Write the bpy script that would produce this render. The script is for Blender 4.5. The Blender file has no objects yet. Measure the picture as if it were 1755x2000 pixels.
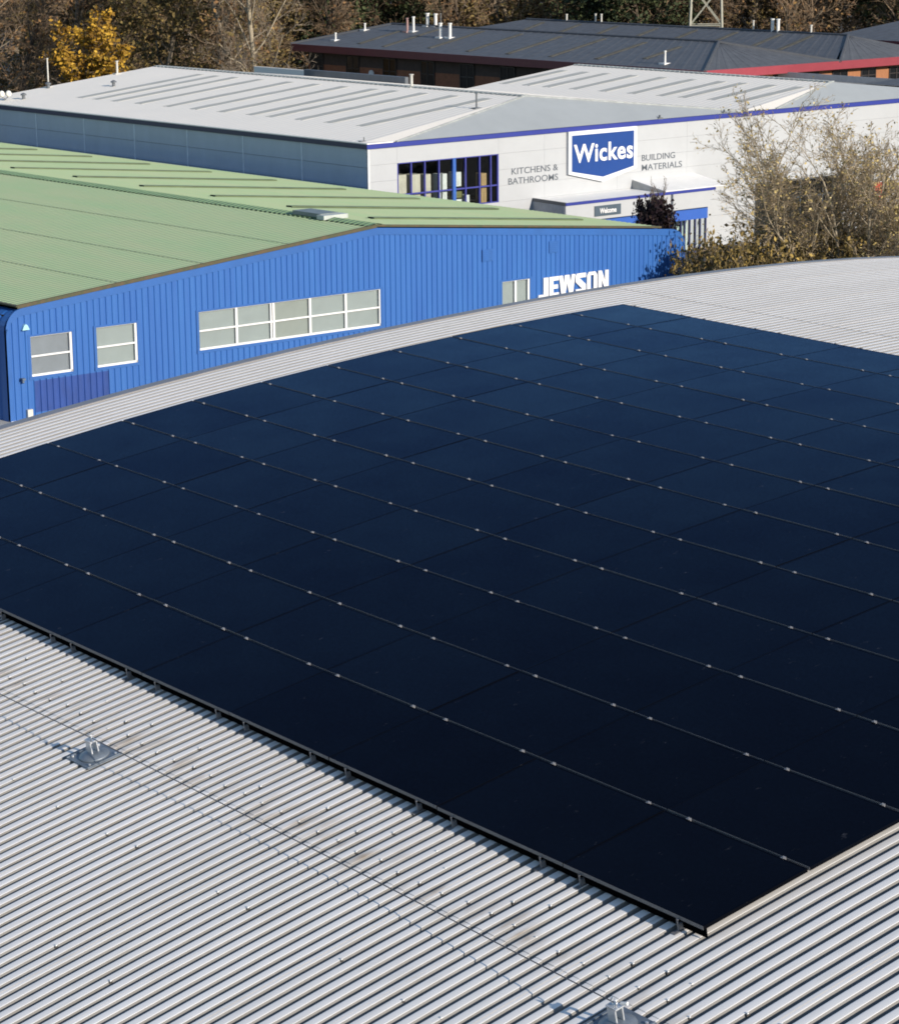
import bpy, bmesh, math, random
import numpy as np
from mathutils import Vector, Matrix
random.seed(7); np.random.seed(7)
sc = bpy.context.scene
C = sc.collection
PI = math.pi

# ------------------------------------------------------------------ camera
CAM_R = [[0.6144, 0.7890, -0.0093], [0.1877, -0.1576, -0.9695], [-0.7664, 0.5939, -0.2449]]   # rows: right, down, forward
CAM_P = (36.305, -15.484, 21.0)
cam = bpy.data.cameras.new('camera'); cam_o = bpy.data.objects.new('camera', cam); C.objects.link(cam_o)
r_, d_, f_ = [Vector(v).normalized() for v in CAM_R]
f_ = f_.normalized(); r_ = (r_ - f_ * r_.dot(f_)).normalized(); d_ = f_.cross(r_)
M = Matrix((( r_.x, -d_.x, -f_.x, CAM_P[0]), (r_.y, -d_.y, -f_.y, CAM_P[1]), (r_.z, -d_.z, -f_.z, CAM_P[2]), (0, 0, 0, 1)))
cam_o.matrix_world = M
cam.sensor_fit = 'VERTICAL'; cam.sensor_height = 24.0; cam.lens = 24.0 * 4932.67 / 2000.0
cam.clip_start = 0.5; cam.clip_end = 4000
sc.camera = cam_o

# ------------------------------------------------------------------ light
SUN_EL, SUN_AZ = math.radians(19.5), math.radians(7.0)      # azimuth counted from +X
w = bpy.data.worlds.new('World'); sc.world = w; w.use_nodes = True
nt = w.node_tree; nt.nodes.clear()
sky = nt.nodes.new('ShaderNodeTexSky'); sky.sky_type = 'NISHITA'; sky.sun_disc = False
sky.sun_elevation = SUN_EL; sky.sun_rotation = PI / 2 - SUN_AZ
sky.air_density = 1.0; sky.dust_density = 0.25; sky.ozone_density = 2.4
bg = nt.nodes.new('ShaderNodeBackground'); bg.inputs[1].default_value = 0.125
out = nt.nodes.new('ShaderNodeOutputWorld')
nt.links.new(sky.outputs[0], bg.inputs[0]); nt.links.new(bg.outputs[0], out.inputs[0])
sun = bpy.data.lights.new('sun', 'SUN'); sun.energy = 4.5; sun.angle = math.radians(0.53); sun.color = (1.0, 0.905, 0.785)
sun_o = bpy.data.objects.new('sun', sun); C.objects.link(sun_o)
sv = Vector((math.cos(SUN_EL) * math.cos(SUN_AZ), math.cos(SUN_EL) * math.sin(SUN_AZ), math.sin(SUN_EL)))
sun_o.rotation_euler = sv.to_track_quat('Z', 'Y').to_euler(); sun_o.location = (60, 0, 60)
sc.view_settings.view_transform = 'Standard'; sc.view_settings.look = 'None'
sc.view_settings.exposure = 0.42; sc.view_settings.gamma = 1.0
sc.view_settings.use_curve_mapping = False
sc.render.engine = 'CYCLES'; sc.cycles.filter_width = 1.8

# ------------------------------------------------------------------ materials
def lin(r, g, b):
    f = lambda c: ((c / 255 + 0.055) / 1.055) ** 2.4 if c > 10 else c / 255 / 12.92
    return (f(r), f(g), f(b), 1)
MATS = {}
def mat(name, col, rough=0.6, var=0.12, scale=2.0, metal=0.0, spec=0.5, bump=0.0, bscale=30.0, stretch=None, col2=None, dirt=0.0):
    """principled material; colour varies between col and col2 (default: darker col) with world-space noise"""
    if name in MATS: return MATS[name]
    m = bpy.data.materials.new(name); m.use_nodes = True; MATS[name] = m
    n = m.node_tree; b = n.nodes['Principled BSDF']; L = n.links
    b.inputs['Roughness'].default_value = rough; b.inputs['Metallic'].default_value = metal
    b.inputs['Specular IOR Level'].default_value = spec
    c = tuple(col[:3]) + (1,)
    c2 = tuple(col2[:3]) + (1,) if col2 else tuple(x * (1 - 2 * var) for x in col[:3]) + (1,)
    geo = n.nodes.new('ShaderNodeNewGeometry')
    vec = geo.outputs['Position']
    if stretch:
        mp = n.nodes.new('ShaderNodeMapping'); mp.inputs['Scale'].default_value = stretch
        L.new(vec, mp.inputs['Vector']); vec = mp.outputs[0]
    ns = n.nodes.new('ShaderNodeTexNoise'); ns.inputs['Scale'].default_value = scale; ns.inputs['Detail'].default_value = 6
    ns.inputs['Roughness'].default_value = 0.65
    L.new(vec, ns.inputs['Vector'])
    rp = n.nodes.new('ShaderNodeMapRange'); rp.inputs[1].default_value = 0.3; rp.inputs[2].default_value = 0.7
    L.new(ns.outputs[0], rp.inputs[0])
    mx = n.nodes.new('ShaderNodeMix'); mx.data_type = 'RGBA'
    mx.inputs[6].default_value = c; mx.inputs[7].default_value = c2
    L.new(rp.outputs[0], mx.inputs[0])
    colout = mx.outputs[2]
    L.new(colout, b.inputs['Base Color'])
    if bump:
        nb = n.nodes.new('ShaderNodeTexNoise'); nb.inputs['Scale'].default_value = bscale; nb.inputs['Detail'].default_value = 3
        L.new(geo.outputs['Position'], nb.inputs['Vector'])
        bp = n.nodes.new('ShaderNodeBump'); bp.inputs['Strength'].default_value = bump; bp.inputs['Distance'].default_value = 0.02
        L.new(nb.outputs[0], bp.inputs['Height']); L.new(bp.outputs[0], b.inputs['Normal'])
    return m

def glass_mat(name, tint=(0.925, 0.955, 0.955), refl=0.12):
    if name in MATS: return MATS[name]
    m = bpy.data.materials.new(name); m.use_nodes = True; MATS[name] = m
    n = m.node_tree; n.nodes.clear(); L = n.links
    o = n.nodes.new('ShaderNodeOutputMaterial'); mix = n.nodes.new('ShaderNodeMixShader')
    tr = n.nodes.new('ShaderNodeBsdfTransparent'); tr.inputs[0].default_value = tint + (1,)
    gl = n.nodes.new('ShaderNodeBsdfGlossy'); gl.inputs['Roughness'].default_value = 0.03
    lw = n.nodes.new('ShaderNodeLayerWeight'); lw.inputs[0].default_value = 0.5
    pw = n.nodes.new('ShaderNodeMath'); pw.operation = 'POWER'; pw.inputs[1].default_value = 4.0; L.new(lw.outputs['Facing'], pw.inputs[0])
    fr = n.nodes.new('ShaderNodeMath'); fr.operation = 'MULTIPLY_ADD'; fr.inputs[1].default_value = 0.7; fr.inputs[2].default_value = 0.04; L.new(pw.outputs[0], fr.inputs[0])
    L.new(fr.outputs[0], mix.inputs[0]); L.new(tr.outputs[0], mix.inputs[1]); L.new(gl.outputs[0], mix.inputs[2]); L.new(mix.outputs[0], o.inputs[0])
    return m

# ------------------------------------------------------------------ mesh helpers
class MB:
    def __init__(s): s.v = []; s.f = []
    def add(s, vs, fs):
        o = len(s.v); s.v += [tuple(map(float, p)) for p in vs]; s.f += [tuple(i + o for i in f) for f in fs]
    def box(s, fr, a0, a1, b0, b1, c0, c1):
        P = [fr(a, b, c) for c in (c0, c1) for a, b in ((a0, b0), (a1, b0), (a1, b1), (a0, b1))]
        s.add(P, [(3, 2, 1, 0), (4, 5, 6, 7), (0, 1, 5, 4), (1, 2, 6, 5), (2, 3, 7, 6), (3, 0, 4, 7)])
    def quad(s, a, b, c, d): s.add([a, b, c, d], [(0, 1, 2, 3)])
    def prism(s, fr, poly, c0, c1):
        """poly: list of (a, b) extruded from c0 to c1 along the third axis of fr"""
        n = len(poly)
        s.add([fr(a, b, c0) for a, b in poly] + [fr(a, b, c1) for a, b in poly],
              [tuple(range(n - 1, -1, -1)), tuple(range(n, 2 * n))] + [(i, (i + 1) % n, n + (i + 1) % n, n + i) for i in range(n)])
    def tube(s, pts, rad, k=6, cap=True):
        pts = [Vector(p) for p in pts]; n = len(pts)
        rad = rad if hasattr(rad, '__len__') else [rad] * n
        o = len(s.v); ref = None
        for i, p in enumerate(pts):
            t = (pts[min(i + 1, n - 1)] - pts[max(i - 1, 0)])
            t = t.normalized() if t.length > 1e-9 else Vector((0, 0, 1))
            if ref is None: ref = Vector((1, 0, 0)) if abs(t.x) < 0.8 else Vector((0, 1, 0))
            a = t.cross(ref).normalized(); b = t.cross(a); 
            for j in range(k):
                q = p + (a * math.cos(2 * PI * j / k) + b * math.sin(2 * PI * j / k)) * rad[i]
                s.v.append((q.x, q.y, q.z))
        for i in range(n - 1):
            for j in range(k):
                s.f.append((o + i * k + j, o + i * k + (j + 1) % k, o + (i + 1) * k + (j + 1) % k, o + (i + 1) * k + j))
        if cap:
            s.f.append(tuple(o + j for j in range(k - 1, -1, -1))); s.f.append(tuple(o + (n - 1) * k + j for j in range(k)))
    def mesh(s, name, m, smooth=False, recalc=True):
        me = bpy.data.meshes.new(name); me.from_pydata(s.v, [], s.f)
        if recalc:
            bm = bmesh.new(); bm.from_mesh(me); bmesh.ops.recalc_face_normals(bm, faces=bm.faces); bm.to_mesh(me); bm.free()
        for mm in (m if isinstance(m, (list, tuple)) else [m]): me.materials.append(mm)
        if smooth: me.polygons.foreach_set('use_smooth', [True] * len(me.polygons))
        me.update(); return me

def put(name, me, parent=None, loc=None):
    """link a mesh; its coordinates are world coordinates unless the parent is used as a local frame (loc given)"""
    o = bpy.data.objects.new(name, me); C.objects.link(o)
    if parent is not None:
        o.parent = parent
        if loc is None:      # cancels the parent's own offset (only top-level Empties carry one)
            off = Vector((0, 0, 0)) if parent.parent is not None else Vector(parent.location)
            o.matrix_parent_inverse = Matrix.Translation(-off)
        else: o.location = loc
    elif loc is not None: o.location = loc
    return o
def part(name, mb, m, parent=None, smooth=False, loc=None, recalc=True): return put(name, mb.mesh(name, m, smooth, recalc), parent, loc)
def tag(o, label, cat, group=None):
    o['label'] = label; o['category'] = cat
    if group: o['group'] = group
    return o
def thing(name, label, cat, loc=(0, 0, 0), group=None):
    o = bpy.data.objects.new(name, None); C.objects.link(o); o.location = loc; o.empty_display_size = 0.2
    return tag(o, label, cat, group)
def structure(name, mb, m, smooth=False):
    o = part(name, mb, m, smooth=smooth); o['kind'] = 'structure'; return o
def stuff(o): o['kind'] = 'stuff'; return o
def W(a, b, c): return (a, b, c)
def frame(O, ex, ey, ez=(0, 0, 1)):
    O, ex, ey, ez = Vector(O), Vector(ex), Vector(ey), Vector(ez)
    return lambda a, b, c: tuple(O + ex * a + ey * b + ez * c)
ORD = ['first', 'second', 'third', 'fourth', 'fifth', 'sixth', 'seventh', 'eighth', 'ninth', 'tenth', 'eleventh', 'twelfth',
       'thirteenth', 'fourteenth', 'fifteenth', 'sixteenth', 'seventeenth', 'eighteenth', 'nineteenth', 'twentieth', 'twenty first', 'twenty second', 'twenty third', 'twenty fourth', 'twenty fifth', 'twenty sixth', 'twenty seventh', 'twenty eighth']

# directions of the retail park: U runs along the shop fronts (to the right), V runs back along their long sides
def yaw(deg): a = math.radians(deg); return Vector((math.cos(a), math.sin(a), 0))
U, V = yaw(89.5), yaw(184.5)
N = Vector((U.y, -U.x, 0))                # out of the shop fronts
NS = Vector((V.y, -V.x, 0)) * 1.0         # out of the long left sides
if NS.y > 0: NS = -NS
GZ = -1.5                                  # ground level

# ------------------------------------------------------------------ ground
asph = mat('asphalt', (0.06, 0.06, 0.062), 0.9, 0.25, 0.35, bump=0.3, bscale=12)
g = MB(); g.quad((-2500, -2500, GZ), (2500, -2500, GZ), (2500, 2500, GZ), (-2500, 2500, GZ)); structure('ground', g, asph)
g = MB(); g.box(W, -60, -40, 8, 31.5, GZ, -0.02)
structure('concrete_yard', g, mat('yard_concrete', (0.42, 0.41, 0.39), 0.85, 0.15, 0.8))
def fwd(px, depth):
    """ground point seen in picture column px (of 1755) at a distance along the view"""
    v = Vector(CAM_R[0]) * ((px - 877.5) / 4932.67) + Vector(CAM_R[1]) * (-0.14) + Vector(CAM_R[2])
    return Vector((CAM_P[0], CAM_P[1], 0)) + Vector((v.x, v.y, 0)) * depth
g = MB(); gv = []
for i in range(30):
    for j in range(14):
        p = fwd(-500 + i * 100, 205 + j * 14); gv.append((p.x, p.y, GZ + 0.02 + 0.25 * random.random() + max(0, j - 8) * 0.55))
g.add(gv, [(i * 14 + j, (i + 1) * 14 + j, (i + 1) * 14 + j + 1, i * 14 + j + 1) for i in range(29) for j in range(13)])
structure('woodland_floor', g, mat('leaf_litter', (0.055, 0.04, 0.025), 0.95, 0.3, 1.2, bump=0.5, bscale=6))
# lawn and planting strip beside the car park
g = MB(); g.box(W, -50.5, -40, 66, 96, GZ, GZ + 0.14)
structure('planting_bed', g, mat('bark_mulch', (0.10, 0.075, 0.045), 0.95, 0.3, 2.0, bump=0.5, bscale=15))

# ------------------------------------------------------------------ the curved roof warehouse
ZF = 11.324; K = 0.0094175; TH0 = 0.172663; RS = 1.4161810
def arc(s, off=0.0):
    """panel-plane arc: s metres up from the array's front edge -> (Y, Z, slope angle)"""
    th = TH0 - K * s
    y = (math.sin(TH0) - math.sin(th)) / K; z = ZF + (math.cos(th) - math.cos(TH0)) / K
    return y - math.sin(th) * off, z + math.cos(th) * off, th
def sm(t): t = min(max(t, 0), 1); return t * t * (3 - 2 * t)
ROOF_OFF = -0.165     # crest of the sheeting below the panel plane
def roofpt(s, h=0.0):
    y, z, th = arc(s, ROOF_OFF)
    z += 0.20 * sm((y - 12.5) / 15.0)
    return y - math.sin(th) * h, z + math.cos(th) * h
PITCH = 2.0125 / 11; DEPTH = 0.060; COVER = PITCH * 6
TT = [0, .075, .10, .19, .215, .245, .285, .5, .715, .755, .785, .81, .90, .925]
HH = [0, 0, .06, .84, .95, .99, 1, 1.015, 1, .99, .95, .84, .06, 0]
def roof_white():
    m = mat('roof_sheet_coating', (0.80, 0.775, 0.745), 0.65, 0.03, 0.9, stretch=(1.5, 0.35, 0.35), col2=(0.75, 0.725, 0.69))
    n = m.node_tree; L = n.links; b = n.nodes['Principled BSDF']
    base = b.inputs['Base Color'].links[0].from_socket
    geo = n.nodes['Geometry']; sep = n.nodes.new('ShaderNodeSeparateXYZ'); L.new(geo.outputs['Position'], sep.inputs[0])
    # rusty run-off stains just above the end lap (y about -1.2)
    d = n.nodes.new('ShaderNodeMath'); d.operation = 'ADD'; d.inputs[1].default_value = 0.98; L.new(sep.outputs['Y'], d.inputs[0])
    a = n.nodes.new('ShaderNodeMath'); a.operation = 'ABSOLUTE'; L.new(d.outputs[0], a.inputs[0])
    mr = n.nodes.new('ShaderNodeMapRange'); mr.inputs[1].default_value = 0.42; mr.inputs[2].default_value = 0.0
    L.new(a.outputs[0], mr.inputs[0])
    mp = n.nodes.new('ShaderNodeMapping'); mp.inputs['Scale'].default_value = (4.2, 0.9, 0.2); L.new(geo.outputs['Position'], mp.inputs[0])
    ns = n.nodes.new('ShaderNodeTexNoise'); ns.inputs['Scale'].default_value = 1.0; ns.inputs['Detail'].default_value = 4; L.new(mp.outputs[0], ns.inputs['Vector'])
    m2 = n.nodes.new('ShaderNodeMapRange'); m2.inputs[1].default_value = 0.50; m2.inputs[2].default_value = 0.74; L.new(ns.outputs[0], m2.inputs[0])
    mu = n.nodes.new('ShaderNodeMath'); mu.operation = 'MULTIPLY'; L.new(mr.outputs[0], mu.inputs[0]); L.new(m2.outputs[0], mu.inputs[1])
    mix = n.nodes.new('ShaderNodeMix'); mix.data_type = 'RGBA'; mix.inputs[7].default_value = (0.30, 0.20, 0.095, 1)
    L.new(mu.outputs[0], mix.inputs[0]); L.new(base, mix.inputs[6])
    # grime lying along the valleys, broken up by noise
    mp2 = n.nodes.new('ShaderNodeMapping'); mp2.inputs['Scale'].default_value = (9, 1.6, 1); L.new(geo.outputs['Position'], mp2.inputs[0])
    ns2 = n.nodes.new('ShaderNodeTexNoise'); ns2.inputs['Scale'].default_value = 1.0; ns2.inputs['Detail'].default_value = 5; L.new(mp2.outputs[0], ns2.inputs['Vector'])
    m3 = n.nodes.new('ShaderNodeMapRange'); m3.inputs[1].default_value = 0.55; m3.inputs[2].default_value = 0.85; m3.inputs[4].default_value = 0.35; L.new(ns2.outputs[0], m3.inputs[0])
    mix2 = n.nodes.new('ShaderNodeMix'); mix2.data_type = 'RGBA'; mix2.inputs[7].default_value = (0.36, 0.34, 0.28, 1)
    L.new(m3.outputs[0], mix2.inputs[0]); L.new(mix.outputs[2], mix2.inputs[6])
    # every sheet has faded a little differently
    oi = n.nodes.new('ShaderNodeObjectInfo'); m5 = n.nodes.new('ShaderNodeMapRange'); m5.inputs[3].default_value = 0.94; m5.inputs[4].default_value = 1.03; L.new(oi.outputs['Random'], m5.inputs[0])
    v5 = n.nodes.new('ShaderNodeVectorMath'); v5.operation = 'SCALE'; L.new(mix2.outputs[2], v5.inputs[0]); L.new(m5.outputs[0], v5.inputs['Scale']); L.new(v5.outputs[0], b.inputs['Base Color'])
    return m
RW = roof_white()
RWV = mat('roof_sheet_dirt_and_shade', (0.225, 0.218, 0.208), 0.8, 0.10, 3.0, stretch=(3, .5, .5), spec=.2, col2=(0.175, 0.165, 0.148))  # rib flanks and valleys: real dirt plus stripe shade put into the colour
wh = thing('curved_roof_warehouse', 'warehouse in the foreground with white corrugated curved roof carrying the solar array', 'warehouse', (20, 18, GZ))
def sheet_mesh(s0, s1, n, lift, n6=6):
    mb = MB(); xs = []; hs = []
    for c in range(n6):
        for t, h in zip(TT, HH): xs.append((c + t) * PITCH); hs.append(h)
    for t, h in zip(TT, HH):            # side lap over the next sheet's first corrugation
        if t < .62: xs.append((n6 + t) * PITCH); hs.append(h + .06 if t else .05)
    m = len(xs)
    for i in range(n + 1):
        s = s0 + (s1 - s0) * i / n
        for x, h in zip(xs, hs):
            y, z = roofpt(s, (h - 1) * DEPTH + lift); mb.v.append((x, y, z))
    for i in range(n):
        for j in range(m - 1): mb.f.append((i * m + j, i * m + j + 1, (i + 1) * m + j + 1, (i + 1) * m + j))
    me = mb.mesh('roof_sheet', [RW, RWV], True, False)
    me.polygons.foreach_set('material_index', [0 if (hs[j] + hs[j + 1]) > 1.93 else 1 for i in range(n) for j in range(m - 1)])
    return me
S_EAVE, S_TOP = -9.6, 47.0
ROWS = ((S_EAVE, -1.13, 10, 0.0), (-1.21, 18.6, 16, 0.005), (18.5, S_TOP, 20, 0.010))
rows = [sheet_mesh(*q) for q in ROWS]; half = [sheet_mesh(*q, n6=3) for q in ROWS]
X0 = 13.93 - 15 * COVER + 0.5 * PITCH - 0.5 * PITCH
nsheet = 42
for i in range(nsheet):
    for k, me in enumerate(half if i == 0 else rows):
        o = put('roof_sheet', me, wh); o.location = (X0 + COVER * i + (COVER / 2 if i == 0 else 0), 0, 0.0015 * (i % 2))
XV = X0 + COVER / 2 + 0.04       # verge position
# walls under the roof
clad = mat('warehouse_cladding', (0.40, 0.42, 0.43), 0.5, 0.06, 0.6)
mb = MB(); prof = []
for i in range(31):
    s = S_EAVE + 0.4 + (S_TOP - S_EAVE - 0.8) * i / 30
    y, z = roofpt(s, -DEPTH - 0.06); prof.append((y, z))
mb.prism(lambda a, b, c: (c, a, b), [(prof[0][0], GZ)] + prof + [(prof[-1][0], GZ)], XV + 0.12, X0 + COVER * nsheet - 0.3)
part('wall', mb, clad, wh)
# grey verge flashing running over the curve at the far gable
mb = MB(); n = 56
for i in range(n):
    sa = S_EAVE + (S_TOP - S_EAVE) * i / n; sb = S_EAVE + (S_TOP - S_EAVE) * (i + 1) / n
    P = []
    for s in (sa, sb):
        for x, h in ((-0.12, -0.25), (-0.12, 0.02), (0.10, 0.02), (0.10, -0.01)):
            y, z = roofpt(s, h); P.append((XV + x, y, z))
    mb.add(P, [(0, 1, 5, 4), (1, 2, 6, 5), (2, 3, 7, 6)])
part('verge_flashing', mb, mat('flashing_grey', (0.1980, 0.1935, 0.2070), 0.45, 0.1, 1.5), wh, recalc=False)
# fixings: side-lap stitchers and purlin screws (each only a few pixels)
fx = MB(); fd = MB()
def fixing(x, s, h=0.0, side=0):
    x += 0.29 * PITCH; y, z = roofpt(s, h - 0.012)
    fr = frame((x, y, z), (1, 0, 0), (0, 1, 0))
    a = 0.009; fx.box(fr, -a, a, -a, a, 0, 0.022)
    a = random.uniform(.010, .018); fd.box(fr, -a, a, -a * 1.4, a, -0.012, 0.008)
for i in range(8, nsheet):
    x = X0 + COVER * i
    s = -1.5
    while s > S_EAVE + 0.3:
        fixing(x + 0.30 * PITCH + random.uniform(-.01, .01), s + random.uniform(-.02, .02), 0.012 * -1); s -= 0.565
for r, s in enumerate((-2.45, -4.1, -5.75, -7.4)):
    for i in range(8, nsheet):
        for c in (1, 4.0):
            if random.random() < .55: continue
            fixing(X0 + COVER * i + (c + 0.5) * PITCH + random.uniform(-.012, .012), s + random.uniform(-.05, .05), 0.0)
for i in range(8, nsheet):
    for c in (0, 2, 4):
        fixing(X0 + COVER * i + (c + 0.5) * PITCH + random.uniform(-.012, .012), -0.98 + random.uniform(-.04, .04), 0.004)
        if random.random() < .4: fixing(X0 + COVER * i + (c + 0.5) * PITCH + random.uniform(-.02, .02), -0.62 + random.uniform(-.15, .15), 0.004)
xe = 22.0
for i in range(22, nsheet):
    for s in (0.9, 2.6, 4.3, 6.0, 7.7):
        for c in (1, 4): fixing(X0 + COVER * i + (c + 0.5) * PITCH, s + random.uniform(-.05, .05), 0.004)
stuff(part('roof_screw_heads', fx, mat('screw_white', (0.75, 0.75, 0.74), 0.4), wh))
stuff(part('roof_screw_washers', fd, mat('washer_rubber', (0.06, 0.055, 0.05), 0.8), wh))
# moss and dirt caught in the valleys along the end lap
ms = MB()
for i in range(9, nsheet - 6):
    for c in range(6):
        if random.random() < 0.8:
            x = X0 + COVER * i + c * PITCH
            for q in range(random.randint(1, 4)):
                s = -1.16 + random.uniform(-0.02, 0.14) * (2 if random.random() < .2 else 1); y, z = roofpt(s, -DEPTH + 0.004)
                a = random.uniform(.018, .04); b = random.uniform(.03, .11)
                xx = x + random.uniform(-.02, .02); h = random.uniform(.012, .045)
                P = [(xx + a * math.cos(t) * random.uniform(.7, 1.2), y + b * math.sin(t) * random.uniform(.7, 1.2), z) for t in [k * PI / 3 for k in range(6)]] + [(xx, y, z + h)]
                ms.add(P, [(k, (k + 1) % 6, 6) for k in range(6)])
stuff(part('moss_in_valleys', ms, mat('roof_moss', (0.06, 0.045, 0.025), 0.95, 0.3, 20), wh, recalc=False))

# ------------------------------------------------------------------ solar panels
DX = [0.11, 0.027, -0.018, -0.034, -0.063, -0.054, -0.061, -0.011, -0.021, 0.046, 0.078]
DS = [-0.036, -0.015, -0.005, 0.007, 0.03, 0.018, 0.02, 0.017, 0.015, -0.011, -0.01, 0.012, -0.041]
GX = [2.0125 * j + DX[j] for j in range(11)]
GS = [RS * i + DS[i] for i in range(13)]
def pv_mat():
    m = bpy.data.materials.new('pv_glass'); m.use_nodes = True; n = m.node_tree; L = n.links; b = n.nodes['Principled BSDF']
    geo = n.nodes.new('ShaderNodeNewGeometry'); info = n.nodes.new('ShaderNodeObjectInfo')
    ns = n.nodes.new('ShaderNodeTexNoise'); ns.inputs['Scale'].default_value = 3.0; ns.inputs['Detail'].default_value = 8; ns.inputs['Roughness'].default_value = .7
    L.new(geo.outputs['Position'], ns.inputs['Vector'])
    mr = n.nodes.new('ShaderNodeMapRange'); mr.inputs[1].default_value = .35; mr.inputs[2].default_value = .75; mr.inputs[3].default_value = 0.16; mr.inputs[4].default_value = 0.26
    L.new(ns.outputs[0], mr.inputs[0]); L.new(mr.outputs[0], b.inputs['Roughness'])
    # dried drips and bird marks: sparse pale specks
    mp = n.nodes.new('ShaderNodeMapping'); mp.inputs['Scale'].default_value = (5.0, 2.2, 1); mp.inputs['Rotation'].default_value = (0, 0, 0.3); L.new(geo.outputs['Position'], mp.inputs[0])
    n2 = n.nodes.new('ShaderNodeTexNoise'); n2.inputs['Scale'].default_value = 1.6; n2.inputs['Detail'].default_value = 5; n2.inputs['Roughness'].default_value = .75; L.new(mp.outputs[0], n2.inputs['Vector'])
    m2 = n.nodes.new('ShaderNodeMapRange'); m2.inputs[1].default_value = .66; m2.inputs[2].default_value = .78; m2.inputs[4].default_value = 0.5; L.new(n2.outputs[0], m2.inputs[0])
    rnd = n.nodes.new('ShaderNodeMix'); rnd.data_type = 'RGBA'; rnd.inputs[6].default_value = (0.0022, 0.0023, 0.0030, 1); rnd.inputs[7].default_value = (0.0026, 0.0031, 0.0050, 1)
    L.new(info.outputs['Random'], rnd.inputs[0])
    mix = n.nodes.new('ShaderNodeMix'); mix.data_type = 'RGBA'; mix.inputs[7].default_value = (0.10, 0.10, 0.11, 1)
    L.new(m2.outputs[0], mix.inputs[0]); L.new(rnd.outputs[2], mix.inputs[6])
    L.new(mix.outputs[2], b.inputs['Base Color'])
    # blue anti-reflective cells under textured glass: weak, blue-tinted mirror that strengthens at grazing angles
    b.inputs['Specular IOR Level'].default_value = 0.0
    gl = n.nodes.new('ShaderNodeBsdfGlossy'); 
    gm = n.nodes.new('ShaderNodeMix'); gm.data_type = 'RGBA'; gm.inputs[6].default_value = (0.28, 0.45, 0.78, 1); gm.inputs[7].default_value = (0.42, 0.66, 1.0, 1)
    sep = n.nodes.new('ShaderNodeMath'); sep.operation = 'MULTIPLY_ADD'; sep.inputs[1].default_value = 0.5; L.new(info.outputs['Random'], sep.inputs[0])
    n3 = n.nodes.new('ShaderNodeTexNoise'); n3.inputs['Scale'].default_value = 0.9; n3.inputs['Detail'].default_value = 5; L.new(geo.outputs['Position'], n3.inputs['Vector'])
    sb = n.nodes.new('ShaderNodeMath'); sb.operation = 'MULTIPLY_ADD'; sb.inputs[1].default_value = 1.6; sb.inputs[2].default_value = -0.48; L.new(n3.outputs[0], sb.inputs[0]); L.new(sb.outputs[0], sep.inputs[2])
    L.new(sep.outputs[0], gm.inputs[0])
    n4 = n.nodes.new('ShaderNodeTexNoise'); n4.inputs['Scale'].default_value = 22; n4.inputs['Detail'].default_value = 4; L.new(geo.outputs['Position'], n4.inputs['Vector'])
    m4 = n.nodes.new('ShaderNodeMapRange'); m4.inputs[1].default_value = .3; m4.inputs[2].default_value = .7; m4.inputs[3].default_value = .78; m4.inputs[4].default_value = 1.0; L.new(n4.outputs[0], m4.inputs[0])
    g4 = n.nodes.new('ShaderNodeVectorMath'); g4.operation = 'SCALE'; L.new(gm.outputs[2], g4.inputs[0]); L.new(m4.outputs[0], g4.inputs['Scale']); L.new(g4.outputs[0], gl.inputs[0]); L.new(mr.outputs[0], gl.inputs['Roughness'])
    fr = n.nodes.new('ShaderNodeFresnel'); fr.inputs[0].default_value = 1.12
    ms = n.nodes.new('ShaderNodeMixShader'); L.new(fr.outputs[0], ms.inputs[0]); L.new(b.outputs[0], ms.inputs[1]); L.new(gl.outputs[0], ms.inputs[2])
    L.new(ms.outputs[0], n.nodes['Material Output'].inputs[0])
    return m
PVG = pv_mat(); PVF = mat('edge_shade_black', (0.0022, 0.0024, 0.003), 0.5, 0.1, 4, spec=0.0); PVS = mat('frame_edge_skylit', (0.14, 0.14, 0.145), 0.5, 0.1, 4)
CLM = mat('clamp_aluminium', (0.22, 0.22, 0.23), 0.4, 0.08, 8, metal=0.3)
pv_cache = {}
def pv_meshes(wd, ht):
    key = (round(wd, 2), round(ht, 2))
    if key in pv_cache: return pv_cache[key]
    a, b = key[0] / 2, key[1] / 2; t = 0.016; fr = frame((0, 0, 0), (1, 0, 0), (0, 1, 0))
    f = MB(); H = 0.04
    f.box(fr, -a, a, -b + .003, -b + t, -H, 0); f.box(fr, -a, a, b - t, b, -H, 0)
    f.box(fr, -a, -a + t, -b + t, b - t, -H, 0); f.box(fr, a - t, a, -b + t, b - t, -H, 0)
    q = MB(); q.box(fr, -a + t, a - t, -b + t, b - t, -0.010, -0.0025)
    e = MB(); e.box(fr, -a + .002, a - .002, -b, -b + .003, -H, -.0005)  # near face of the black frame, sky light painted on as grey
    pv_cache[key] = (f.mesh('frame', PVG), q.mesh('glass', PVG), e.mesh('frame_edge', PVS)); return pv_cache[key]
cb = MB(); fr0 = frame((0, 0, 0), (1, 0, 0), (0, 1, 0))
cb.box(fr0, -0.020, 0.020, -0.022, 0.022, 0.0, 0.006); cb.box(fr0, -0.008, 0.008, -0.008, 0.008, 0.006, 0.013); cb.box(fr0, -0.03, 0.03, -0.013, 0.013, -0.11, 0.0)
clamp_me = cb.mesh('clamp', CLM)
bb = MB()   # roof hook under the front edge: foot, riser, top clip
bb.box(fr0, -0.03, 0.03, -0.10, 0.10, -0.168, -0.155); bb.box(fr0, -0.009, 0.009, -0.028, -0.018, -0.155, -0.03)
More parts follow.
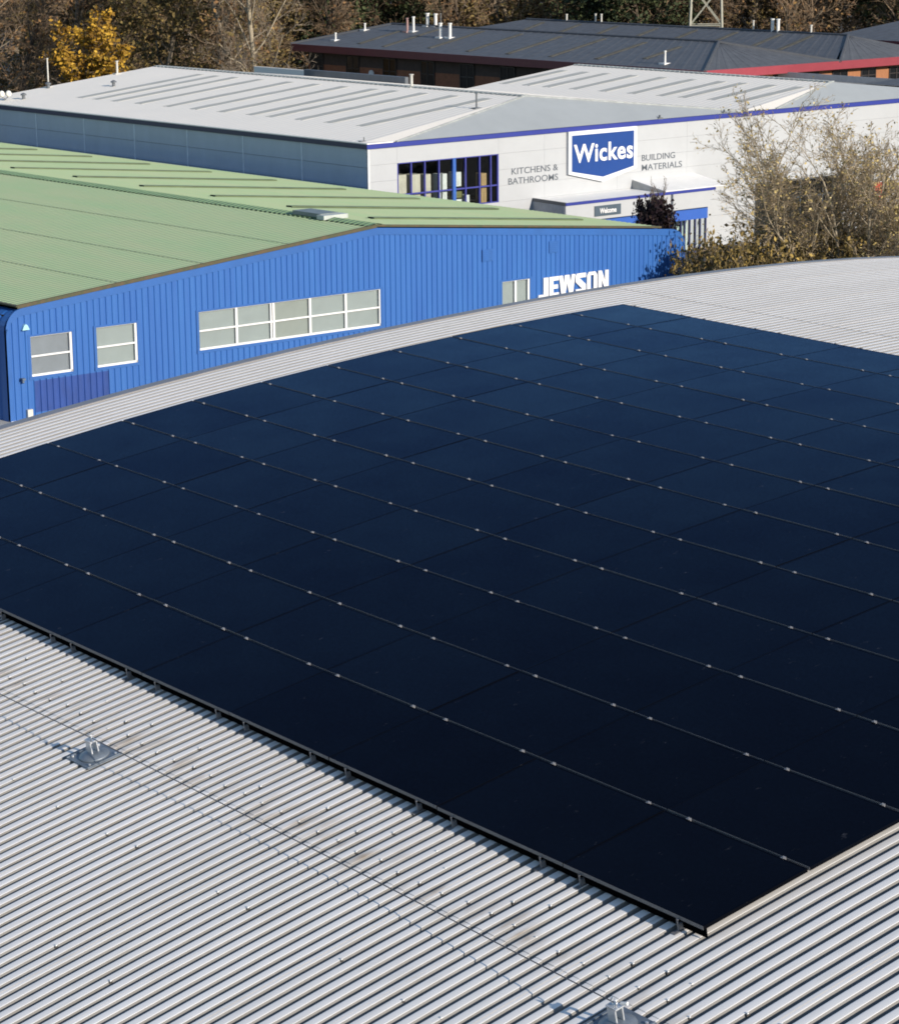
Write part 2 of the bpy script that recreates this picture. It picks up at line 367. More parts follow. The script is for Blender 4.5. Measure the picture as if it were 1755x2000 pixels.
bb.box(fr0, -0.014, 0.014, -0.028, 0.000, -0.036, -0.030); bb.box(fr0, -0.015, 0.015, -0.018, 0.5, -0.15, -0.085)
bracket_me = bb.mesh('end_bracket', CLM)
GAP_S, GAP_X = 0.032, 0.008
for i in range(12):
    (y0, z0, t0), (y1, z1, t1) = arc(GS[i]), arc(GS[i + 1])
    th = math.atan2(z1 - z0, y1 - y0); ht = math.hypot(z1 - z0, y1 - y0) - GAP_S
    for j in range(10):
        wd = GX[j + 1] - GX[j] - GAP_X
        p = thing('solar_panel', f'black solar panel, {ORD[j]} from the far verge in the {ORD[i]} row from the front edge', 'solar panel',
                  ((GX[j] + GX[j + 1]) / 2 + random.uniform(-.003, .003), (y0 + y1) / 2, (z0 + z1) / 2 + random.uniform(-.002, .002)), 'solar panels of the roof array')
        p.rotation_euler = (th + random.uniform(-.0025, .0025), random.uniform(-.0025, .0025), 0)
        f, q, e = pv_meshes(wd, ht)
        for nm, me in (('frame', f), ('glass', q), ('frame_edge', e)): o = put(nm, me, p, (0, 0, 0))
        for sx in (-1, 1):
            cx = sx * (wd / 2 - (1.45 + random.choice((0, 0, 1)) * 0.4) * PITCH)
            if i > 0: put('clamp', clamp_me, p, (cx, -ht / 2 - GAP_S / 2, 0.001))
            else: put('end_bracket', bracket_me, p, (cx, -ht / 2, 0.0))
            if i == 0 and sx < 0:
                q_ = MB(); q_.box(fr0, -wd / 2 - .009, wd / 2 + .009, -ht / 2 + .030, -ht / 2 + .037, -.140, -.035); put('edge_shade_strip', q_.mesh('edge_shade_strip', PVF), p, (0, 0, 0))  # added black strip stands for the shade under the array's front edge
            if i == 11: put('clamp', clamp_me, p, (cx, ht / 2 + 0.02, 0.001))

# ------------------------------------------------------------------ fall-arrest line on the roof
GALV = mat('galvanised_steel', (0.20, 0.235, 0.275), 0.45, 0.2, 9, metal=0.35)
STST = mat('stainless_steel', (0.7, 0.71, 0.72), 0.3, 0.08, 12, metal=0.6)
def anchor(x, s, rot, label, big):
    y, z = roofpt(s, 0.004); t = thing('fall_arrest_anchor', label, 'roof anchor', (x, y, z), 'fall arrest anchors')
    th = arc(s)[2]; t.rotation_euler = (th, 0, rot)
    m = MB(); m.box(fr0, -0.27, 0.27, -0.24, 0.24, 0, 0.012); 
    for a in (-0.24, 0.24): m.box(fr0, a - .012, a + .012, -0.24, 0.24, 0.012, 0.022)
    o = part('base_plate', m, GALV, t, loc=(0, 0, 0))
    m = MB(); m.tube([(0, 0, .012), (0, 0, .03), (0, 0, .055), (0, 0, .065)], [.19, .18, .11, .07], 24); part('dome', m, GALV, t, True, loc=(0, 0, 0))
    m = MB()
    m.box(fr0, -0.055, 0.055, -0.05, -0.035, .06, .21); m.box(fr0, -0.055, 0.055, 0.035, 0.05, .06, .21); m.box(fr0, -0.07, 0.07, -0.05, 0.05, .205, .22)
    part('post', m, STST, t, loc=(0, 0, 0))
    m = MB(); m.tube([(0.035 * math.cos(a), 0, .26 + .04 * math.sin(a)) for a in [k * PI / 6 for k in range(13)]], 0.009, 6); m.box(fr0, -0.012, 0.012, -0.012, 0.012, .21, .235)
    part('eye_bolt', m, STST, t, True, loc=(0, 0, 0))
    for a, b in ((-.2, -.18), (.2, -.18), (-.2, .18), (.2, .18)):
        m = MB(); m.tube([(a, b, .012), (a, b, .03)], .016, 6); part('rivet', m, STST, t, loc=(0, 0, 0))
    if big:
        m = MB(); m.box(fr0, 0.06, 0.30, -0.22, -0.03, .012, .075); part('absorber_housing', m, GALV, t, loc=(0, 0, 0))
        m = MB(); m.tube([(0.06, 0.03, .25), (.13, .05, .262)], .017, 8); part('cable_terminal', m, mat('tag_white', (0.8, 0.8, 0.78), 0.4), t, loc=(0, 0, 0))
    return t, Vector((x, y, z))
SA = -1.52
a1, p1 = anchor(11.30, SA, 0.0, 'galvanised roof anchor plate with upright post near the left picture edge', False)
a2, p2 = anchor(20.62, SA, 0.0, 'galvanised roof anchor with cable terminal and housing at the bottom picture edge', True)
up = 0.25
cable = MB(); pts = []
for i in range(41):
    t = i / 40; x = 4.0 + (p1.x - 4.0) * t; s = SA + 0.05 * (1 - t); y, z = roofpt(s, up + 0.004 - 0.06 * 4 * t * (1 - t)); pts.append((x, y, z))
for i in range(1, 61):
    t = i / 60; x = p1.x + (p2.x - p1.x) * t; y, z = roofpt(SA + 0.10 * math.sin(PI * t), up + 0.004 - 0.09 * 4 * t * (1 - t) ); pts.append((x, y, z))
cable.tube(pts, 0.0065, 6)
tag(part('safety_cable', cable, mat('wire_rope', (0.10, 0.10, 0.11), 0.5, 0.1, 30, metal=0.4), None, True), 'thin steel wire rope strung along the roof between the two anchors', 'cable')

# ------------------------------------------------------------------ text helpers
def text_pieces(txt, size, bold, depth, condense=1.0, spacing=1.0):
    """one mesh (verts, faces) per letter, lying in the xy plane and extruded along z"""
    cu = bpy.data.curves.new('lettering', 'FONT'); cu.body = txt; cu.size = size; cu.offset = bold; cu.extrude = depth; cu.space_character = spacing
    cu.resolution_u = 4
    o = bpy.data.objects.new('lettering', cu); C.objects.link(o); bpy.context.view_layer.update()
    me = bpy.data.meshes.new_from_object(o.evaluated_get(bpy.context.evaluated_depsgraph_get()))
    bpy.data.objects.remove(o); bpy.data.curves.remove(cu)
    n = len(me.vertices); vs = [(v.co.x * condense, v.co.y, v.co.z) for v in me.vertices]; fs = [tuple(p.vertices) for p in me.polygons]
    bpy.data.meshes.remove(me)
    par = list(range(n))
    def find(a):
        while par[a] != a: par[a] = par[par[a]]; a = par[a]
        return a
    # weld coincident vertices, then join by faces, then by horizontal overlap
    key = {}
    for i, v in enumerate(vs):
        k = (round(v[0], 4), round(v[1], 4)); 
        if k in key: par[find(i)] = find(key[k])
        else: key[k] = i
    for f in fs:
        for a in f[1:]: par[find(a)] = find(f[0])
    comp = {}
    for i in range(n): comp.setdefault(find(i), []).append(i)
    iv = sorted([(min(vs[i][0] for i in c), max(vs[i][0] for i in c), c) for c in comp.values()])
    letters = []
    for a, b, c in iv:
        if letters and a < letters[-1][1] - 0.35 * (b - a): letters[-1][1] = max(letters[-1][1], b); letters[-1][2] += c
        else: letters.append([a, b, list(c)])
    res = []
    for a, b, c in letters:
        idx = {i: k for k, i in enumerate(c)}; res.append(([vs[i] for i in c], [tuple(idx[i] for i in f) for f in fs if f[0] in idx]))
    return res, max(v[0] for v in vs)
def write(parent, txt, frm, u0, u1, z0, cap, m, bold=0.0, depth=0.02, name='letter', spacing=1.0):
    """set txt between u0 and u1 with its baseline at z0 and capitals cap high, on the wall frame frm(u, z, out)"""
    size = cap / 0.729; ps, wd = text_pieces(txt, size, bold * size, depth, spacing=spacing)
    k = (u1 - u0) / wd
    for vs, fs in ps:
        mb = MB(); mb.add([frm(u0 + x * k, z0 + y, z) for x, y, z in vs], fs); part(name, mb, m, parent, recalc=False)

# ------------------------------------------------------------------ the blue builders' merchant
JO = Vector((-52.312, 31.085, 0.0))
fj = frame(JO, U, V)                     # (u, v, z)
fjw = lambda u, z, o: fj(u, 0, z) if o == 0 else tuple(Vector(fj(u, 0, z)) + N * o)
BLUE = mat('blue_cladding', (0.0120, 0.085, 0.310), 0.55, 0.10, 1.0, stretch=(2.5, 2.5, .22), col2=(0.0190, 0.110, 0.350))
BLUE2 = mat('blue_trim', (0.0150, 0.097, 0.330), 0.5, 0.08, 1.2)
NAVY = mat('fresh_blue_paint', (0.009, 0.050, 0.245), 0.55, 0.15, 2.2, stretch=(1, 1, .3))
GREEN = mat('green_roof_coating', (.285, .395, .21), 0.65, 0.10, 0.35, col2=(.34, .395, .225), stretch=(0.5, 2.0, 1))
DKGR = mat('dark_green_trim', (0.035, 0.055, 0.025), 0.7, 0.3, 3, col2=(0.10, 0.06, 0.03))
WHT = mat('white_frame_paint', (0.6800, 0.6800, 0.6715), 0.4, 0.03, 2)
JW, JAP, JEV, JL = 36.2, 6.22, 4.52, 62.0
def jz(u): return JEV + (JAP - JEV) * (1 - abs(u - 18.1) / 18.1)
js = thing('blue_store', 'long blue ribbed builders merchant unit with pale green pitched roof', 'building', tuple(JO))
RAD = 0.75
def jtop(u):      # top of the gable wall with its rounded shoulders
    z = jz(u) - 0.10
    e = min(u, JW - u)
    if e < RAD: z = z - RAD + math.sqrt(max(RAD * RAD - (RAD - e) ** 2, 0))
    return z
# openings in the gable: (u0, u1, z0, z1)
JWIN = [(1.06, 2.93, 1.68, 3.30), (4.05, 5.94, 1.68, 3.32), (8.92, 18.28, 1.80, 3.42), (25.05, 26.66, 1.55, 3.02)]
RIB = 0.285; mb = MB()
def wallcol(u0, u1, o0, o1):
    """one strip of ribbed sheeting between two positions, broken at the openings"""
    um = (u0 + u1) / 2; segs = []; zb = 0.0
    for a, b, c, d in sorted(JWIN, key=lambda q: q[2]):
        if a - 0.02 < um < b + 0.02: segs.append((zb, c)); zb = d
    segs.append((zb, None))
    for a, b in segs:
        t0 = b if b is not None else jtop(u0); t1 = b if b is not None else jtop(u1)
        if t0 - a > 0.01: mb.quad(fjw(u0, a, o0), fjw(u1, a, o1), fjw(u1, t1, o1), fjw(u0, t0, o0))
u = 0.0; brk = []
while u < JW - 0.01:
    for a, b, c, d in ((0, .62, 0.05, 0.05), (.62, .72, 0.05, 0.012), (.72, .90, 0.012, 0.012), (.90, 1.0, 0.012, 0.05)):
        u0, u1 = u + a * RIB, min(u + b * RIB, JW)
        if u1 > u0: wallcol(u0, u1, c, d)
    u += RIB
part('gable_cladding', mb, BLUE, js, recalc=False)
# flashing band under the verge, following the rounded shoulders
mb = MB(); us = sorted(set([RAD * (1 - math.cos(k * PI / 20)) for k in range(11)] + [JW - RAD * (1 - math.cos(k * PI / 20)) for k in range(11)] + [i * JW / 20 for i in range(1, 20)] + [18.1]))
for a, b in zip(us[:-1], us[1:]):
    za, zb2 = jtop(a), jtop(b)
    ea, eb = 0.30, 0.30
    mb.quad(fjw(a, za - ea, .068), fjw(b, zb2 - eb, .068), fjw(b, zb2, .068), fjw(a, za, .068))
    mb.quad(fjw(a, za, .068), fjw(b, zb2, .068), fjw(b, zb2, -.05), fjw(a, za, -.05))
    mb.quad(fjw(a, za - ea, .05), fjw(b, zb2 - eb, .05), fjw(b, zb2 - eb, .068), fjw(a, za - ea, .068))
for q in (0.0, JW - 0.16):
    mb.box(lambda a, b, c: fjw(a, b, c), q, q + 0.16, -0.3, JEV - RAD - 0.05, 0.04, 0.068)
part('gable_flashing', mb, BLUE2, js)
mb = MB(); mb.box(lambda a, b, c: fjw(a, b, c), 0.02, 0.9, -0.35, 0.0, -0.1, 0.09); part('plinth', mb, WHT, js)
mb = MB(); mb.box(lambda a, b, c: fjw(a, b, c), 0.9, JW - .02, GZ, 0.0, -0.1, 0.04); part('plinth', mb, mat('plinth_concrete', (.30, .30, .29), .9), js)
# side walls and back (ribbed)
mb = MB()
for side in (0, JW):
    v = 0.0; sg = -1 if side == 0 else 1
    while v < JL:
        for a, b, c, d in ((0, .6, .05, .05), (.6, .7, .05, .0), (.7, .9, .0, .0), (.9, 1, .0, .05)):
            prev = None
            for k in range(9):
                e = RAD * (1 - math.cos(k * PI / 16)) if k else 0
                z = JEV - 0.10 - RAD + RAD * math.sin(k * PI / 16) if k else GZ
                if k == 1: z = JEV - .10 - RAD
                pass
            zs = [(0, GZ)] + [(RAD * (1 - math.cos(k * PI / 12)), JEV - .12 - RAD + RAD * math.sin(k * PI / 12)) for k in range(7)]
            for (e0, z0), (e1, z1) in zip(zs[:-1], zs[1:]):
                uu = lambda e, o: side - sg * e + sg * o
                mb.quad(fj(uu(e0, c), v + a * .6, z0), fj(uu(e0, d), v + b * .6, z0), fj(uu(e1, d), v + b * .6, z1), fj(uu(e1, c), v + a * .6, z1))
        v += 0.6
mb.box(fj, 0.1, JW - .1, JL - .1, JL, GZ, JEV - .2)
part('side_cladding', mb, BLUE, js, recalc=False)
mb = MB(); mb.box(fj, 0.2, JW - 0.2, 0.35, JL - .2, GZ, JEV - .3); part('inner_shell', mb, mat('interior_dark', (.02, .02, .022), .9), js)
# roof: two ribbed slopes
def slope_mesh(fr, uz, v0, v1, pitch, rib, m, name, parent, flip=False, width=0.35):
    """ribbed metal slope; uz(t) -> (u, z) for t in 0..1 up the slope at nt points; ribs run up the slope"""
    mb = MB(); pts = [uz(i / 4) for i in range(5)]; vs = []; v = v0
    while v < v1 - 1e-6:
        for a, h in ((0, rib), (width, rib), (width + .08, 0), (.92, 0)):
            vv = v + a * pitch
            if vv <= v1: vs.append((vv, h))
        v += pitch
    vs.append((v1, rib)); n = len(vs)
    for u, z in pts:
        for vv, h in vs: mb.v.append(fr(u, vv, z + h))
    for i in range(4):
        for k in range(n - 1): mb.f.append((i * n + k, i * n + k + 1, (i + 1) * n + k + 1, (i + 1) * n + k))
    return part(name, mb, m, parent, recalc=False)
slope_mesh(fj, lambda t: (0.62 + (18.1 - 0.62) * t, jz(0.62) + (JAP - jz(0.62)) * t), -0.06, JL, 0.333, 0.016, GREEN, 'roof_slope', js)
slope_mesh(fj, lambda t: (JW - 1.5 - (18.1 - 1.5) * t, jz(1.5) + (JAP - jz(1.5)) * t), -0.06, JL, 0.333, 0.016, GREEN, 'roof_slope', js)
mb = MB()   # verge trim, dark and weathered
for a, b in ((0.55, 18.1), (18.1, JW - 1.5)):
    if b < 19:
        P = [fjw(a, jz(a) - .09, .07), fjw(b, jz(b) - .09, .07), fjw(b, jz(b) + .05, .07), fjw(a, jz(a) + .05, .07), fjw(b, jz(b) + .05, -.06), fjw(a, jz(a) + .05, -.06)]
        mb.add(P, [(0, 1, 2, 3), (3, 2, 4, 5)])
    else:
        P = [fjw(a, jz(a) - .05, .07), fjw(b, jz(b) - .05, .07), fjw(b, jz(b) + .035, .07), fjw(a, jz(a) + .035, .07), fjw(b, jz(b) + .035, -.06), fjw(a, jz(a) + .035, -.06)]
        mb.add(P, [(0, 1, 2, 3), (3, 2, 4, 5)])
part('verge_trim', mb, DKGR, js)
mb = MB(); mb.box(fj, 0.50, 0.66, -.05, JL, jz(.6) - .03, jz(.6) + .03); part('eaves_trim', mb, DKGR, js)
rc = mat('green_ridge_cap', (0.16, 0.25, 0.13), 0.6, 0.1, 1.5); mb = MB()
v = -0.05
while v < JL:
    for sg in (-1, 1):
        for a, b, h0, h1 in ((0, .5, .075, .075), (.5, .6, .075, .045), (.6, .9, .045, .045), (.9, 1, .045, .075)):
            q = lambda uu, vv, h: fj(18.1 + sg * uu, vv, JAP - uu * 0.094 + h)
            mb.quad(q(0, v + a * .34, h0 + .03), q(0, v + b * .34, h1 + .03), q(.42, v + b * .34, h1 - .02), q(.42, v + a * .34, h0 - .02))
    v += 0.34
part('ridge_cap', mb, rc, js, recalc=False)
RLJ = mat('weathered_green_rooflight', (.105, .14, .06), 0.5, 0.2, 1.0)
def on_r(u, h): return jz(u) + h
for k in range(10):
    v = 3.0 + 5.85 * k if k else 3.0
    if v > JL - 1: break
    mb = MB(); n = 6
    for i in range(n):
        ua, ub = 20.4 + 12.3 * i / n, 20.4 + 12.3 * (i + 1) / n
        mb.add([fj(ua, v, on_r(ua, .02)), fj(ub, v, on_r(ub, .02)), fj(ub, v, on_r(ub, .085)), fj(ua, v, on_r(ua, .085)), fj(ua, v + .42, on_r(ua, .085)), fj(ub, v + .42, on_r(ub, .085)), fj(ua, v + .42, on_r(ua, .02)), fj(ub, v + .42, on_r(ub, .02))],
               [(0, 1, 2, 3), (3, 2, 5, 4), (4, 5, 7, 6)])
    part('rooflight', mb, RLJ, js)
for k in range(6):   # faint rooflights on the near slope, one just in view at the left edge
    v = 26.0 + 5.85 * k; mb = MB()
    if v > JL - 1: break
    mb.box(lambda a, b, c: fj(a, b, jz(a) + c), 9.0, 15.5, v, v + .42, .02, .085); part('rooflight', mb, RLJ, js)
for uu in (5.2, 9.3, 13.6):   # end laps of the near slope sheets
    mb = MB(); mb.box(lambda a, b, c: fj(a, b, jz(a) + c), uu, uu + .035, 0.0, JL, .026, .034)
    part('sheet_lap', mb, mat('lap_mottled_green', (.27, .30, .18), .8, .35, 2.5, col2=(.40, .46, .29)), js)  # lap strip mottled between olive and pale green
# ridge ventilator
mb = MB(); mb.box(fj, 17.75, 18.75, 3.35, 5.3, JAP + .05, JAP + .22); o = part('ridge_ventilator', mb, mat('vent_grey', (.17, .20, .20), .5), js)
mb = MB(); mb.box(fj, 17.6, 18.9, 2.9, 3.4, JAP + .0, JAP + .19); part('vent_end', mb, mat('vent_pale', (.46, .49, .46), .5), o)
# windows
BLIND = [mat('blind_pale', (.335, .345, .34), .7, .05, 1.5), mat('blind_grey', (.26, .26, .29), .7, .08, 1.5), mat('blind_cream', (.315, .315, .29), .7, .05, 1.5)]
PANE = glass_mat('window_glass')
def jwindow(u0, u1, z0, z1, cols, rows, blinds, wide=(), dx=0.09):
    fr = MB(); bx = lambda *a: fr.box(lambda p, q, c: fjw(p, q, c), *a)
    t = 0.085
    bx(u0, u1, z0, z0 + t, -.06, .03); bx(u0, u1, z1 - .03, z1, -.06, .0)
    bx(u0, u0 + .03, z0, z1, -.06, .0); bx(u1 - .10, u1, z0, z1, -.06, .03)
    cw = (u1 - u0) / cols
    for c in range(1, cols):
        uu = u0 + cw * c; bx(uu - .055, uu + .055, z0 + t, z1 - .03, -.06, .015)
        if c in wide: bx(uu - .17, uu - .10, z0 + t, z1 - .03, -.06, .01)
    for r in range(1, rows):
        zz = z0 + (z1 - z0) * r / rows; bx(u0 + .03, u1 - .10, zz - .035, zz + .035, -.05, .022)
    w_ = part('window', fr, WHT, js)
    for c in range(cols):
        for r in range(rows):
            a, b = u0 + cw * c, u0 + cw * (c + 1); c0 = z0 + (z1 - z0) * r / rows; c1 = z0 + (z1 - z0) * (r + 1) / rows
            mb = MB(); mb.box(lambda p, q, s: fjw(p, q, s), a + .02, b - .02, c0 + .03, c1 - .02, -.047, -.041); part('pane', mb, PANE, w_)
        mb = MB(); mb.box(lambda p, q, s: fjw(p, q, s), a + .01, b - .01, z0 + .02, z1 - .01, -.14, -.10); part('blind', mb, BLIND[blinds[c]], w_)
    # reveal trim
    mb = MB(); bt = lambda *a: mb.box(lambda p, q, c: fjw(p, q, c), *a)
    bt(u0 - .13, u1 + .13, z0 - .12, z0 - .003, .0, .07); bt(u1 + .003, u1 + .12, z0, z1, -.06, .06); bt(u0 - .12, u0 - .003, z0, z1, -.06, .06); bt(u0 - .12, u1 + .12, z1 + .003, z1 + .08, -.06, .06)
    part('window_trim', mb, BLUE2, w_)
jwindow(*JWIN[0], 1, 2, [1]); jwindow(*JWIN[1], 1, 2, [0]); jwindow(*JWIN[2], 5, 2, [0, 0, 2, 0, 0], wide=(2,)); jwindow(*JWIN[3], 2, 1, [0, 0])
# darker repainted patch, alarm lamp, camera, meter box, vents
u = RIB * 4; mb = MB()
while u < 4.45:
    for a, b, c, d in ((0, .62, .055, .055), (.62, .72, .055, .017), (.72, .90, .017, .017), (.90, 1.0, .017, .055)):
        mb.quad(fjw(u + a * RIB, .22, c), fjw(u + b * RIB, .22, d), fjw(u + b * RIB, 1.5, d), fjw(u + a * RIB, 1.5, c))
    u += RIB
part('repainted_panel', mb, NAVY, js, recalc=False)
mb = MB(); mb.prism(lambda a, b, c: fjw(a, b, c), [(.66, 3.62), (.98, 3.62), (.90, 3.80), (.82, 3.86), (.74, 3.80)], .05, .2); part('alarm_box', mb, mat('alarm_cyan', (.35, .62, .72), .4), js)
mb = MB(); mb.box(lambda a, b, c: fjw(a, b, c), .52, .66, 1.62, 1.70, .05, .26); mb.tube([fjw(.6, 1.62, .12), fjw(.6, 1.5, .17)], .05, 8); part('security_camera', mb, mat('camera_blue', (.10, .14, .20), .5), js)
mb = MB(); mb.box(lambda a, b, c: fjw(a, b, c), .72, .95, 0.02, .40, .05, .19); part('meter_box', mb, mat('meter_cream', (.60, .60, .55), .5), js)
for u0, z0 in ((23.9, 4.06), (27.78, 4.08)):
    mb = MB(); mb.box(lambda a, b, c: fjw(a, b, c), u0, u0 + .58, z0, z0 + .54, .05, .085)
    for k in range(5): mb.box(lambda a, b, c: fjw(a, b, c), u0 + .04, u0 + .54, z0 + .06 + .09 * k, z0 + .10 + .09 * k, .085, .098)
    part('wall_vent', mb, BLUE2, js)
# white block letters
sg_ = thing('store_sign', 'white block letter sign reading JEWSON low on the blue wall', 'sign', fjw(27.1, 2.05, .06))
SGW = mat('sign_white', (0.6880, 0.6880, 0.6880), .35, .02, 3)
def letter(polys, u0, sc_, z0):
    mb = MB()
    for pl in polys: mb.prism(lambda a, b, c: fjw(u0 + a * sc_, z0 + b * 0.94, c), pl, .052, .13)
    part('letter', mb, SGW, sg_)
LW = 0.72
Lj = [[(.30, .18), (.36, .18), (.36, 1), (.74, 1), (.74, 0), (.30, 0)], [(-.12, 0), (.298, 0), (.298, .18), (-.04, .18)]]
Le = [[(0, 0), (.34, 0), (.34, 1), (0, 1)], [(.342, .0), (.80, 0), (.80, .2), (.342, .2)], [(.342, .4), (.72, .4), (.72, .6), (.342, .6)], [(.342, .8), (.80, .8), (.80, 1), (.342, 1)]]
Lw = [[(-.04, 1), (.26, 1), (.46, 0), (.14, 0)], [(.34, .50), (.46, .01), (.62, .62), (.62, 1), (.42, 1)], [(.622, .62), (.80, .01), (.92, .5), (.82, 1), (.622, 1)], [(.78, 0), (1.1, 0), (1.30, 1), (1.0, 1)]]
Ls = [[(0, .78), (.86, .78), (.86, 1), (.12, 1), (0, .9)], [(0, .58), (0, .779), (.30, .779), (.86, .42), (.86, .221), (.56, .221)], [(0, 0), (.74, 0), (.86, .1), (.86, .219), (0, .219)]]
Lo = [[(0, .16), (.30, .16), (.30, .84), (0, .84)], [(.56, .16), (.86, .16), (.86, .84), (.56, .84)], [(0, .161), (.16, 0), (.70, 0), (.86, .161)][::-1], [(0, .841), (.86, .841), (.70, 1), (.16, 1)]]
Ln = [[(0, 0), (.30, 0), (.30, 1), (0, 1)], [(.58, 0), (.88, 0), (.88, 1), (.58, 1)], [(.302, .99), (.302, .55), (.578, .01), (.578, .45)]]
uu = 27.16
for L_, wd in ((Lj, .80), (Le, .84), (Lw, 1.30), (Ls, .93), (Lo, .93), (Ln, .9)):
    letter(L_, uu, LW, 2.03); uu += wd * LW * 1.03

# ------------------------------------------------------------------ the white DIY store
WO = Vector((-76.903, 66.766, 0.0)); WE = 6.6
fw = frame(WO, U, V)
fww = lambda u, z, o: tuple(Vector(fw(u, 0, z)) + N * o)       # front wall
fws = lambda v, z, o: tuple(Vector(fw(0, v, z)) + NS * o)      # left side wall
ws = thing('diy_store', 'large white clad retail warehouse with blue fascia and twin hipped roof', 'building', tuple(WO))
WCL = mat('white_composite_panel', (0.4000, 0.4120, 0.4240), .45, .03, .8)
SCL = mat('white_panel_shaded', (0.3872, 0.4400, 0.4928), .4, .06, .9, stretch=(1, 1, .4))  # SCL: side copy of the white panel, cool shade put into the colour
JNT = mat('panel_joint', (0.3200, 0.3280, 0.3360), .8); TRM = mat('violet_blue_fascia', (0.0240, 0.0370, 0.2400), .4, .06, 1)
WW, WLn = 56.0, 40.5; VAL, R2V1 = 28.8, 25.5
FO = [(2.0, 9.2, 2.65, 5.42), (29.6, 37.5, GZ, 2.1)]        # glazed openings in the front
def panel_grid(fr, us, zs, opens, depth, m, gap=.012):
    for a, b in zip(us[:-1], us[1:]):
        for c, d in zip(zs[:-1], zs[1:]):
            um, zm = (a + b) / 2, (c + d) / 2
            if any(o[0] < um < o[1] and o[2] < zm < o[3] for o in opens): continue
            mb = MB(); mb.box(fr, a + gap, b - gap, c + gap, d - gap, -.02, depth); part('wall_panel', mb, m, ws)
usf = sorted(set([0.12, 2.0, 9.2, 12.6, 18.2, 23.8, 29.6, 37.5, 43.0, 49.5, 56.0]))
zsf = sorted(set([GZ, -.55, .4, 1.45, 2.1, 2.65, 3.58, 4.5, 5.42, 6.33]))
panel_grid(fww, usf, zsf, FO, .03, WCL, .004)
vss = [0.05] + [5.69 + 5.41 * k for k in range(7)]; vss[-1] = WLn
zss = [GZ, -.4, 0.75, 1.9, 3.05, 4.2, 5.3, 6.33]
panel_grid(fws, vss, zss, [], .03, SCL, .012)
for v in vss[1:-1]:
    mb = MB(); mb.box(fws, v - .05, v + .05, GZ, 6.33, .03, .05); part('joint_strip', mb, mat('joint_strip_pale', (.62, .68, .72), .4), ws)
mb = MB(); mb.box(fww, -.02, .12, GZ, 6.33, -.02, .05); part('corner_trim', mb, mat('corner_white', (0.6000, 0.6080, 0.6160), .4), ws)
# backing walls behind the panel joints, with the openings left free
mb = MB(); bk = lambda *a: mb.box(fww, *a)
bk(0.05, 2.0, GZ, 6.4, -.15, -.03); bk(2.0, 9.2, GZ, 2.65, -.15, -.03); bk(2.0, 9.2, 5.42, 6.4, -.15, -.03); bk(9.2, 29.6, GZ, 6.4, -.15, -.03); bk(29.6, 37.5, 2.1, 6.4, -.15, -.03); bk(37.5, WW, GZ, 6.4, -.15, -.03)
mb.box(fws, .12, WLn, GZ, 6.4, -.15, -.03); mb.box(fw, WW - .1, WW, 0, 27, GZ, 6.5); mb.box(fw, 0.1, VAL - .4, WLn - .12, WLn - .02, GZ, 6.5); mb.box(fw, VAL, WW, R2V1 - .12, R2V1 - .02, GZ, 5.9)
part('backing_wall', mb, JNT, ws)
mb = MB(); mb.box(fww, -.10, WW, 6.34, 6.60, -.02, .12); part('front_fascia', mb, TRM, ws)
mb = MB(); mb.box(fws, -.08, WLn, 6.34, 6.60, -.02, .12); part('side_fascia', mb, mat('violet_blue_fascia_shaded', (.012, .017, .065), .45, .06, 1), ws)  # same trim as the front, its shade put into a darker colour
# roof planes
RWH = mat('white_roof_membrane', (.80, .745, .655), .6, .05, .35, col2=(.755, .71, .63))
RGR = mat('grey_hip_sheet', (0.3440, 0.3655, 0.3698), .5, .05, .5)
mb = MB(); mb.box(fw, -.10, 1.7, -.1, WLn, 6.602, 6.66); part('gutter_flashing', mb, RWH, ws)
R1U, R1Z, R1V0 = 14.4, 8.2, 3.6; R2U, R2Z, R2V0, R2V1 = 38.7, 7.75, 2.3, 25.5; VAL = 28.8
def up1(t): return (-.10 + (R1U + .10) * t, 6.62 + (R1Z - 6.62) * t)
def ribbed_tri(fr, poly, m, name, parent):
    mb = MB(); mb.add([fr(*p) for p in poly], [tuple(range(len(poly)))]); return part(name, mb, m, parent, recalc=False)
def rib_slope(fr, eave, ridge, m, name, parent, pitch=.5, h=.012, n=None):
    """slope between eave line (a0, a1) and ridge line (b0, b1), each (u, v, z); ribs run up the slope"""
    (a0, a1), (b0, b1) = [[Vector(p) for p in q] for q in (eave, ridge)]
    L_ = (a1 - a0).length; n = max(2, int(L_ / pitch)); mb = MB()
    A = []; B = []
    for k in range(n):
        for a, hh in ((0, h), (.22, h), (.30, 0), (.92, 0)):
            t = (k + a) / n; A.append(tuple(a0.lerp(a1, t) + Vector((0, 0, hh)))); B.append(tuple(b0.lerp(b1, t) + Vector((0, 0, hh))))
    A.append(tuple(a1 + Vector((0, 0, h)))); B.append(tuple(b1 + Vector((0, 0, h))))
    m_ = len(A); mb.v = [fr(*p) for p in A] + [fr(*p) for p in B]
    mb.f = [(k, k + 1, m_ + k + 1, m_ + k) for k in range(m_ - 1)]
    return part(name, mb, m, parent, recalc=False)
rib_slope(fw, ((-.10, .5, 6.62), (-.10, WLn, 6.62)), ((R1U, R1V0, R1Z), (R1U, WLn, R1Z)), RWH, 'roof_slope', ws)
ribbed_tri(fw, [(-.10, -.1, 6.62), (1.8, .2, 6.63), (-.10, .5, 6.62)], RWH, 'roof_corner', ws)
rib_slope(fw, ((VAL, .3, 6.62), (VAL, WLn, 6.62)), ((R1U, R1V0, R1Z), (R1U, WLn, R1Z)), RWH, 'roof_slope', ws)
